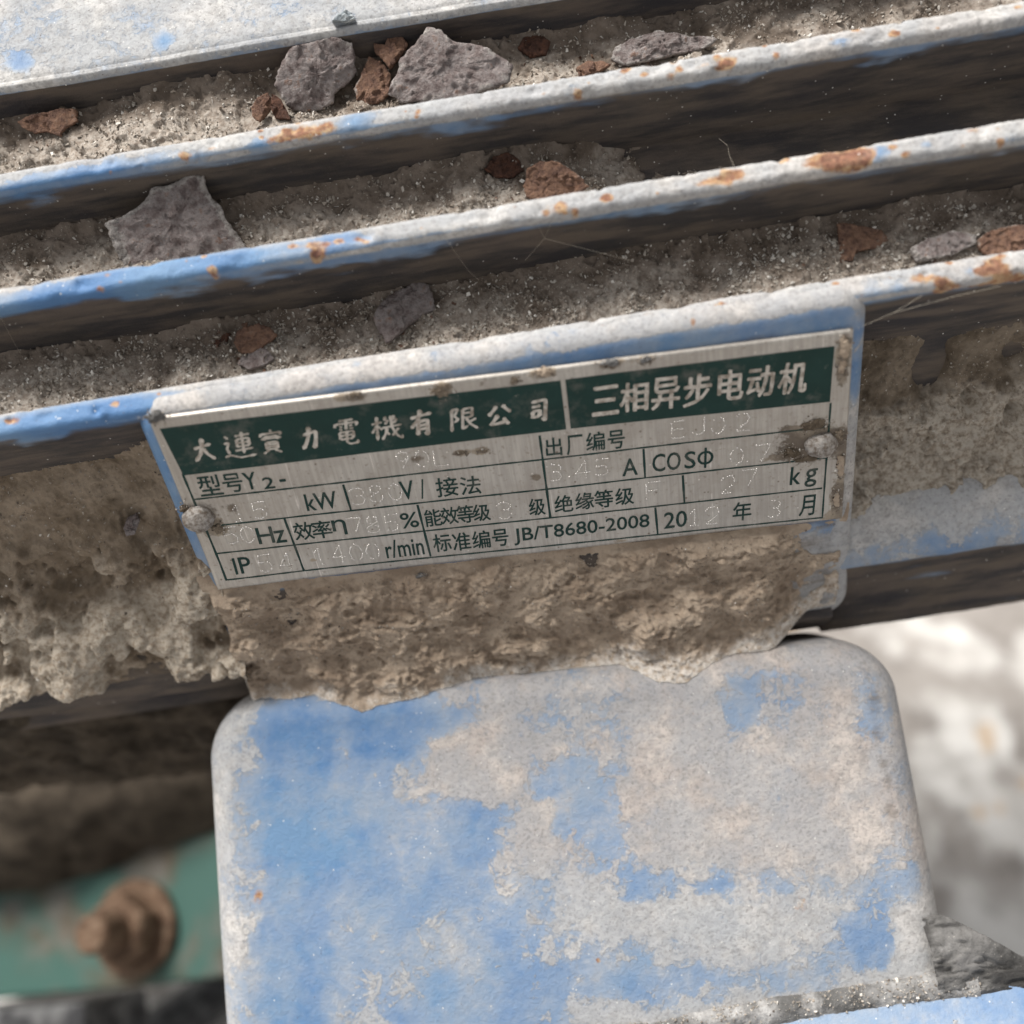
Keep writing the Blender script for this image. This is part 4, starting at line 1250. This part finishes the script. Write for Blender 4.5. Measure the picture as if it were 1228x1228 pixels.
def flake(outline, o, nv_, kind, label, seed, thick=0.6, rim=0.5, dome=0.5, cat='rust flake', mat=None, name='rust_flake'):
    """A ragged scale of rust: its outline lies on the plane through o with normal nv_."""
    nv_ = unit(nv_)
    pts = np.array([hit_plane(px, py, o, nv_) for px, py in outline])
    c_ = pts.mean(0)
    e1 = unit(np.cross(nv_, [0.3, 1, 0.2]))
    e2 = np.cross(nv_, e1)
    q = np.stack([(pts - c_) @ e1, (pts - c_) @ e2], -1)
    ang = np.arctan2(q[:, 1], q[:, 0])
    q = q[np.argsort(ang)]
    # resample the outline along its length, ragged
    L = np.concatenate([[0], np.cumsum(np.linalg.norm(np.diff(np.vstack([q, q[:1]]), axis=0), axis=1))])
    m_ = 132
    tt = np.linspace(0, L[-1], m_, endpoint=False)
    qq_ = np.vstack([q, q[:1]])
    ol = np.stack([np.interp(tt, L, qq_[:, 0]), np.interp(tt, L, qq_[:, 1])], -1)
    p3 = np.concatenate([ol, np.full((m_, 1), seed * 2.7)], -1)
    size = np.linalg.norm(ol, axis=1).mean()
    ol = ol * (1 + (0.13 * fbm(p3, size * 0.45, 4, 0.7, seed) + 0.07 * fbm(p3, 0.9, 3, 0.7, seed + 1)))[:, None]
    rings = [(0.0, None)] + [(k, None) for k in np.linspace(0.10, 1.0, 17)]
    vs, hs_, rm = [], [], []
    for k, _ in rings[1:]:
        vs.append(ol * k)
        rm.append(np.full(m_, k))
    vs = np.array(vs)
    rm = np.array(rm)
    p3 = np.concatenate([vs, np.full(vs.shape[:2] + (1,), seed * 1.3)], -1)
    hgt = dome * (1 - rm ** 2) * size * 0.04 + 0.30 * fbm(p3, 3.6, 3, 0.55, seed + 2) + 0.20 * fbm(p3, 0.8, 4, 0.65, seed + 3)
    lay = fbm(p3, 4.5, 4, 0.6, seed + 4)
    hgt += 0.34 * ss(0.04, 0.08, lay) + 0.26 * ss(-0.22, -0.19, lay) - 0.10 * ss(0.95, 1.0, rm)
    hgt += size * 0.10 * (vs[..., 0] / size) * fbm(np.array([[seed * 3.3, 1, 1]]), 1, 1)[0] * 2
    top = c_ + vs[..., :1] * e1 + vs[..., 1:] * e2 + hgt[..., None] * nv_
    bot = c_ + (vs[-1] * 0.985)[:, :1] * e1 + (vs[-1] * 0.985)[:, 1:] * e2 + (hgt[-1] - thick)[:, None] * nv_
    bot2 = c_ + (vs[-1] * 0.5)[:, :1] * e1 + (vs[-1] * 0.5)[:, 1:] * e2 + (hgt[-1] * 0.3 - thick)[:, None] * nv_
    allr = np.concatenate([top, bot[None], bot2[None]])
    nr = len(allr)
    V_ = np.vstack([allr.reshape(-1, 3), c_ + nv_ * hgt[0].mean(), c_ - nv_ * thick])
    F = [tuple(f) for f in grid_faces(nr, m_, True)]
    ct, cb = nr * m_, nr * m_ + 1
    F += [(ct, j, (j + 1) % m_) for j in range(m_)]
    F += [(cb, (nr - 1) * m_ + (j + 1) % m_, (nr - 1) * m_ + j) for j in range(m_)]
    dusty = np.concatenate([(rim * (0.25 + 0.75 * ss(0.70, 1.0, rm)) + 0.25 * lay).ravel(), np.full(2 * m_, 0.3), [rim * .3, .3]])
    # object origin at its middle
    me_o = make(name, V_ - c_, F, mat or M_RUST[kind], None, dict(rim=dusty))
    me_o.matrix_world = WORLD @ Matrix.Translation(Vector(c_ * MM))
    if cat == 'rust flake':
        low_ = pts[np.argsort(pts[:, 1])[:4]].mean(0)
        k_ = int(10 + 4 * size)
        C_ = np.stack([rng.normal(c_[0], size * 0.75, k_), rng.normal(low_[1], 0.9, k_), np.zeros(k_)], -1)
        near_ = SHEETS[np.argmin([np.min(((S_[::9, ::3].reshape(-1, 3) - low_) ** 2).sum(-1)) for S_ in SHEETS])].reshape(-1, 3)
        j_ = rng.integers(0, len(near_), 60000)
        sub = near_[j_]
        for q_ in C_:
            i_ = np.argmin((sub[:, 0] - q_[0]) ** 2 + (sub[:, 1] - q_[1]) ** 2)
            CRUMB.append((sub[i_] + AN * 0.1, 0.12 + 0.5 * rng.random() ** 3))
    return tag(me_o, label, cat, 'flakes of rust lying in the channels' if cat == 'rust flake' else None)




def ch_pt(Pg, px, py):
    """Point of a dirt sheet that lies nearest to the sight line of a pixel."""
    k = unit(ray(px, py))
    Q = Pg.reshape(-1, 3) - CAM
    tt = Q @ k
    d2 = (Q * Q).sum(1) - tt * tt
    return Pg.reshape(-1, 3)[np.argmin(d2)]


def fl(Pg, ol, kind, label, seed, lift=0.7, tilt=(0, 0, 0), **kw):
    ol = np.array(ol, float)
    c_ = ol.mean(0)
    c_[1] += 0.75 * (ol[:, 1].max() - c_[1])              # it rests on its lower edge
    o = ch_pt(Pg, *c_) + AN * (lift * 0.75)
    return flake(ol, o, AN + np.array(tilt), kind, label, seed, **kw)


fl(CH0, [(340, 72), (352, 58), (368, 52), (395, 43), (420, 52), (426, 68), (428, 85), (418, 100), (402, 112), (400, 122), (385, 133), (362, 138), (343, 125), (330, 103), (333, 88)], 'grey',
   'large upright grey brown rust flake with dusty edges in the top channel', 301, 2.4, (0.05, -0.35, 0.55), thick=1.1, rim=0.42)
fl(CH0, [(466, 112), (472, 95), (482, 70), (500, 48), (512, 33), (528, 34), (538, 48), (552, 52), (566, 52), (590, 62), (612, 78), (610, 100), (560, 118), (510, 124), (480, 122)], 'grey',
   'broad grey rust flake with a pointed top resting behind the upper fin', 302, 2.0, (-0.05, -0.25, 0.45), thick=1.2, rim=0.45)
fl(CH0, [(448, 52), (462, 55), (466, 45), (476, 40), (484, 46), (490, 54), (482, 66), (468, 84), (458, 72), (450, 64)], 'orange',
   'small reddish rust flake poking up between two big grey flakes', 303, 3.2, (0, -0.2, 0.4), rim=0.18)
fl(CH0, [(442, 68), (452, 72), (462, 80), (468, 90), (470, 112), (452, 124), (430, 128), (425, 110), (434, 92)], 'orange',
   'rust coloured flake lying low between the two big grey flakes', 304, 0.8, (0, -0.1, 0.3), rim=0.38)
fl(CH0, [(302, 130), (310, 118), (322, 112), (328, 122), (322, 135), (312, 148), (304, 142)], 'orange', 'small ochre rust flake at the lower left of the large upright flake', 305, 1.2, (0.1, -0.2, 0.4), rim=0.25)
fl(CH0, [(326, 112), (336, 118), (345, 134), (349, 144), (330, 142), (325, 130)], 'dark', 'small dark purple rust flake tucked under the large upright flake', 306, 1.0, (0, -0.2, 0.4), rim=0.25)
fl(CH0, [(22, 146), (38, 138), (58, 135), (78, 130), (92, 132), (94, 146), (80, 154), (74, 164), (56, 158), (42, 160), (28, 154)], 'orange',
   'bright orange brown rust flake in shadow at the left end of the top channel', 307, 0.8, (0, -0.3, 0.4), rim=0.02)
fl(CH0, [(620, 60), (630, 45), (648, 42), (660, 52), (655, 66), (636, 70)], 'dark', 'dark rust flake in the shade right of the broad pointed flake', 308, 0.5, (0, -0.1, 0.2), rim=0.05)
fl(CH0, [(730, 72), (738, 58), (755, 48), (788, 38), (815, 42), (850, 45), (862, 50), (848, 58), (800, 68), (750, 80)], 'grey', 'long flat pinkish grey rust flake against the upper fin', 309, 1.2, (0, -0.1, 0.2), rim=0.55)
fl(CH0, [(690, 84), (704, 76), (722, 74), (732, 78), (716, 88), (696, 94)], 'orange', 'thin reddish rust flake beside the long flat pinkish flake', 310, 0.8, (0, 0, 0.2), rim=0.3)
fl(CH1, [(128, 268), (150, 258), (172, 242), (183, 226), (205, 220), (225, 210), (238, 198), (246, 206), (248, 222), (256, 240), (268, 252), (275, 266), (284, 282), (296, 300), (240, 316), (180, 326), (150, 326), (144, 312), (138, 292)], 'grey',
   'biggest grey flake with a pale crusted rim, leaning in the channel above the middle fin', 311, 2.0, (0.05, -0.40, 0.55), thick=0.8, rim=0.85, dome=0.3)
fl(CH1, [(628, 222), (632, 202), (648, 193), (664, 194), (682, 202), (698, 214), (706, 224), (690, 236), (650, 242), (630, 238)], 'orange',
   'rounded orange rust flake standing behind the middle fin', 312, 1.6, (0, -0.3, 0.5), rim=0.30)
fl(CH1, [(580, 204), (592, 190), (608, 184), (622, 192), (628, 206), (614, 214), (596, 214)], 'dark', 'dark brown rust flake left of the rounded orange flake', 313, 1.0, (0, -0.1, 0.3), rim=0.08)
fl(CH2, [(447, 380), (456, 366), (466, 355), (482, 346), (496, 340), (512, 342), (518, 352), (521, 366), (524, 372), (508, 377), (492, 388), (478, 402), (464, 413), (456, 402)], 'grey',
   'purple grey rust flake lying on gritty dirt above the nameplate', 314, 1.5, (0.15, 0.0, 0.1), thick=0.8, rim=0.22)
fl(CH2, [(284, 398), (296, 392), (312, 388), (324, 394), (333, 402), (326, 410), (314, 416), (300, 424), (288, 424), (280, 412)], 'orange',
   'small orange rust flake left of the purple grey one, above the nameplate', 315, 0.9, (0, 0, 0.2), rim=0.10)
fl(CH2, [(292, 424), (308, 418), (320, 420), (330, 430), (318, 440), (300, 444), (286, 438)], 'grey', 'small dark grey flake below the small orange flake', 316, 0.6, (0, 0.1, 0.1), rim=0.22)
fl(CH2, [(250, 404), (262, 398), (276, 400), (272, 410), (258, 414)], 'dark', 'small dark red flake sunk in the dirt left of the small orange flake', 317, 0.3, (0, 0, 0.1), rim=0.06)
fl(CH2, [(1002, 270), (1024, 270), (1058, 276), (1066, 288), (1050, 298), (1026, 302), (1022, 314), (1008, 316), (1006, 296)], 'orange',
   'red brown rust scale set in the dirt behind the right end of the lowest fin', 318, 1.0, (0, -0.1, 0.2), rim=0.16)
fl(CH2, [(1172, 286), (1190, 276), (1215, 272), (1240, 272), (1245, 296), (1215, 304), (1185, 306), (1174, 298)], 'orange', 'flat pale reddish rust scale at the far right behind the lowest fin', 319, 1.1, (0, 0, 0.2), rim=0.45)
fl(CH2, [(1090, 300), (1112, 286), (1140, 278), (1166, 282), (1172, 292), (1146, 304), (1118, 312), (1098, 314)], 'grey', 'dusty grey scale with a broken edge left of the pale reddish scale', 320, 1.2, (0, 0, 0.2), rim=0.62)
GR_V, GR_F, GR_A, GR_N = [], [], [], [0]
grains(np.array([q[0] for q in CRUMB]), np.array([q[1] for q in CRUMB]), rng.random(len(CRUMB)))
o = make('crumbs', np.concatenate(GR_V), np.concatenate(GR_F), M_RUST['orange'], None, dict(rim=np.concatenate(GR_A) * 0.8), smooth=False)
tag(o, 'small crumbs broken off the rust flakes', None, None, 'stuff')
# a pebble in the left mound and a chip on the pad
c_ = hit(157, 629, -4.2)
o = flake([(148, 634), (152, 622), (164, 616), (168, 624), (162, 640), (152, 642)], c_, (0.25, 0.35, 0.9), 'grey', 'dark purple stone chip stuck in the brown dirt left of the nameplate', 331, 1.6, 0.12, 1.2, 'stone chip', None, 'stone_chip')
c_ = hit_plane(412, 22, np.array([0, *vn(22.5, 66.5)]), AN) + AN * 0.5
o = flake([(398, 26), (405, 18), (415, 12), (422, 16), (426, 24), (414, 27)], c_, (0.1, 0.5, 0.85), 'grey', 'blue grey stone chip on the edge of the broad dusty pad', 332, 1.2, 0.3, 1.5, 'stone chip', M_STONE, 'stone_chip')


# ------------------------------------------------------------------ cobweb threads
def thread(pts, label, r=0.016, sag=0.0):
    pts = np.array(pts, float)
    out_, k = [], 14
    for a, b in zip(pts, pts[1:]):
        for s_ in np.linspace(0, 1, k, endpoint=False):
            out_.append(a * (1 - s_) + b * s_ - np.array([0, sag * 4 * s_ * (1 - s_), 0]))
    out_.append(pts[-1])
    out_ = np.array(out_)
    vs = []
    for p in out_:
        for j in range(5):
            an = j * 2 * math.pi / 5
            vs.append(p + r * np.array([0.2 * math.cos(an), math.cos(an), math.sin(an)]))
    F = [tuple(f) for f in grid_faces(len(out_), 5, True)]
    o = make('cobweb_thread', vs, F, M_SILK)
    return tag(o, label, 'cobweb thread', 'cobweb threads on the fins')


thread([hit(534, 286, -11), hit(562, 325, -14), hit(574, 336, -15)], 'short cobweb thread hanging from the middle fin above the nameplate')
thread([hit(643, 265, -11), hit(653, 286, -13), hit(700, 298, -12), hit(758, 313, -11)], 'forked cobweb thread sloping right from the rusty spots of the middle fin')
thread([hit(662, 265, -11), hit(653, 286, -13), hit(630, 312, -15)], 'faint cobweb thread crossing the forked one under the middle fin', 0.022)
thread([hit(1034, 391, 0.6), hit(1072, 375, 0.4), hit(1150, 354, 0.2), hit(1200, 343, -.2)], 'long cobweb thread from the nameplate corner to the lowest fin at the right')
thread([hit(1072, 375, 0.4), hit(1106, 354, -.4)], 'short cobweb branch near the right corner of the nameplate')
thread([hit(0, 378, -11), hit(12, 402, -13), hit(29, 432, -15)], 'cobweb thread at the left end of the middle fin')
thread([hit(862, 166, -25), hit(872, 174, -24), hit(874, 184, -20), hit(880, 200, -13)], 'short bent cobweb thread in the dark channel below the upper fin', 0.03)

# ------------------------------------------------------------------ dirt wedge beside the foot
nx, ny = 80, 70
xs = np.linspace(53.5, 96, nx)
Xg, Yg = np.meshgrid(xs, np.linspace(0, 1, ny), indexing='ij')
lim = np.interp(Xg, [50, 57, 68.7, 96], [11.5, 11.5, 3.4, 2.6])
Yg = -2.0 + Yg * (lim + 2.0)
top = 4.2 * ss(-2, 6, Yg) * ss(80, 56, Xg) + 0.8 * ss(-2, 1, Yg)
top = top * ss(lim, lim - 2.0, Yg) - 5.0 * ss(lim - 0.5, lim, Yg)
b3 = np.stack([Xg, Yg, Xg * 0], -1)
top = top + (1.1 * fbm(b3, 4.5, 5, 0.6, 171) + 0.7 * ss(0.05, 0.1, fbm(b3 * np.array([.5, 1.4, 1]), 5, 4, 0.6, 172))) * ss(-2, -1, Yg) * ss(lim, lim - 2.0, Yg) - 0.3
P = PADO + Xg[..., None] * np.array([1, 0, 0]) + Yg[..., None] * BK + top[..., None] * UP
o = sheet('dirt', P, M_GREYCLOD, None, dict(pale=0.3 + 0.5 * fbm(P, 4, 4, seed=173)))
o.data.materials[0] = M_CLOD2
tag(o, 'grey fibrous dirt packed beside the right side of the foot', None, None, 'stuff')


# ------------------------------------------------------------------ below the motor, far and out of focus
def wpt(px, py, dist):
    """World point (m) on the sight line of a pixel, at a depth in mm along the view."""
    c_ = CAM + ray(px, py) * dist
    return WORLD @ Vector(c_ * MM)


def wobj(name, V_, F, mat, parent=None, smooth=False, attrs=None):
    """Mesh given in world metres."""
    return make(name, np.array(V_) / MM, F, mat, parent, attrs, smooth, local=False)


# hanging mud under the frame, at the left
nx, nv2 = 130, 110
xs = np.linspace(-120, -44, nx)
tt = np.linspace(0, 1, nv2)
Xg, Tg = np.meshgrid(xs, tt, indexing='ij')
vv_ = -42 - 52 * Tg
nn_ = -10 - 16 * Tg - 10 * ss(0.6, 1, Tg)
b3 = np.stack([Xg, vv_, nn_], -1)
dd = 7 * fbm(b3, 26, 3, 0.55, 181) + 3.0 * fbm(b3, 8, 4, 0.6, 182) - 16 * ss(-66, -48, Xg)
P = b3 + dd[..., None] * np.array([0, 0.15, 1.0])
o = sheet('mud', P, M_SHADEMUD, None, dict(pale=0.15 + 0.5 * fbm(P, 14, 3, seed=183)))
tag(o, 'brown mud hanging under the frame at the left, coloured darker for shade', None, None, 'stuff')

# green bracket with its bolt
D0 = 285.0
cb = wpt(165, 1112, D0)
view = (cam.matrix_world.translation - cb).normalized()
rgt = (wpt(300, 1090, D0) - wpt(0, 1138, D0)).normalized()
ax = (view * 0.86 - rgt * 0.50).normalized()                  # the bolt points up and to the left
e1 = (rgt - ax * rgt.dot(ax)).normalized()
e2 = ax.cross(e1)
br = bpy.data.objects.new('green_bracket', None)
COL.objects.link(br)
br.location = cb
tag(br, 'dirty green machine bracket with a rusty bolt, low at the left in shade', 'bracket')


def frame_mesh(name, secs, mat, k=6, rot=0.0, parent=None, close=True):
    """Lathe-like stack of k-gons along the bolt axis: (height mm, radius mm)."""
    V_, F = [], []
    for h_, r_ in secs:
        for j in range(k):
            an = rot + j * 2 * math.pi / k
            V_.append(((e1 * math.cos(an) + e2 * math.sin(an)) * r_ + ax * h_) * MM)
    for i in range(len(secs) - 1):
        for j in range(k):
            F.append((i * k + j, i * k + (j + 1) % k, (i + 1) * k + (j + 1) % k, (i + 1) * k + j))
    F.append(tuple(range(k))[::-1])
    F.append(tuple(range((len(secs) - 1) * k, len(secs) * k)))
    return wobj(name, [tuple(v_) for v_ in V_], F, mat, parent, smooth=False)


# the plate of the bracket: a slab whose lower edge runs just over the bottom of the picture
def slab(name, corners, th_, mat, parent):
    """corners: four pixels on the bracket's plane."""
    nvec = ax
    pts = []
    for px, py in corners:
        o_ = cam.matrix_world.translation
        k = (wpt(px, py, 100) - o_).normalized()
        t_ = (cb - o_).dot(nvec) / k.dot(nvec)
        pts.append(o_ + k * t_ - cb)
    n_ = len(pts)
    V_ = [tuple(p) for p in pts] + [tuple(p - nvec * th_ * MM) for p in pts]
    F = [tuple(range(n_)), tuple(range(n_, 2 * n_))[::-1]] + [(i, n_ + i, n_ + (i + 1) % n_, (i + 1) % n_) for i in range(n_)]
    o = wobj(name, V_, F, mat, parent)
    b = o.modifiers.new('bevel', 'BEVEL')
    b.width = 0.0015
    b.segments = 3
    return o


slab('plate', [(-60, 1204), (150, 1186), (330, 1166), (330, 960), (-60, 985)], 12, M_GREEN, br)
slab('rail', [(-60, 1215), (98, 1202), (112, 1330), (-60, 1340)], 30, M_RUBBER, br)
blt = frame_mesh('washer', [(0, 12.5), (2.4, 12.5), (2.8, 11.8)], M_BOLT, 28, 0, br)
nutm = frame_mesh('nut', [(2.8, 9.2), (9.6, 9.2), (10.6, 8.0)], M_BOLT, 6, 0.3, br)
frame_mesh('stud', [(2.8, 5.0), (19.5, 5.0), (20.5, 4.0)], M_BOLT, 20, 0, br)
# brown caked rib over the bracket, shade put into its colour
V_ = []
o = blob('mud', np.array(CAM + ray(110, 960) * 300), (58, 26, 20), M_SHADEMUD, None, 191, 0.45, dict(pale=0.3), 40, 60)
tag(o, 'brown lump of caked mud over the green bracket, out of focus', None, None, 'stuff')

# black cable low at the left
pa, pb, pc = wpt(150, 1262, 330), wpt(215, 1222, 330), wpt(300, 1160, 330)
V_, F = [], []
cv = [pa + (pb - pa) * k for k in np.linspace(-1.5, 1, 14)] + [pb + (pc - pb) * k for k in np.linspace(0.1, 1.6, 14)]
for p in cv:
    for j in range(14):
        an = j * 2 * math.pi / 14
        V_.append(tuple(p + (Vector((0, 0, 1)) * math.sin(an) + Vector((0.55, -0.83, 0)) * math.cos(an)) * 0.0075))
F = [tuple(f) for f in grid_faces(len(cv), 14, True)]
o = wobj('cable', V_, F, M_RUBBER, None, True)
tag(o, 'black rubber cable running past the lower left of the foot', 'cable')
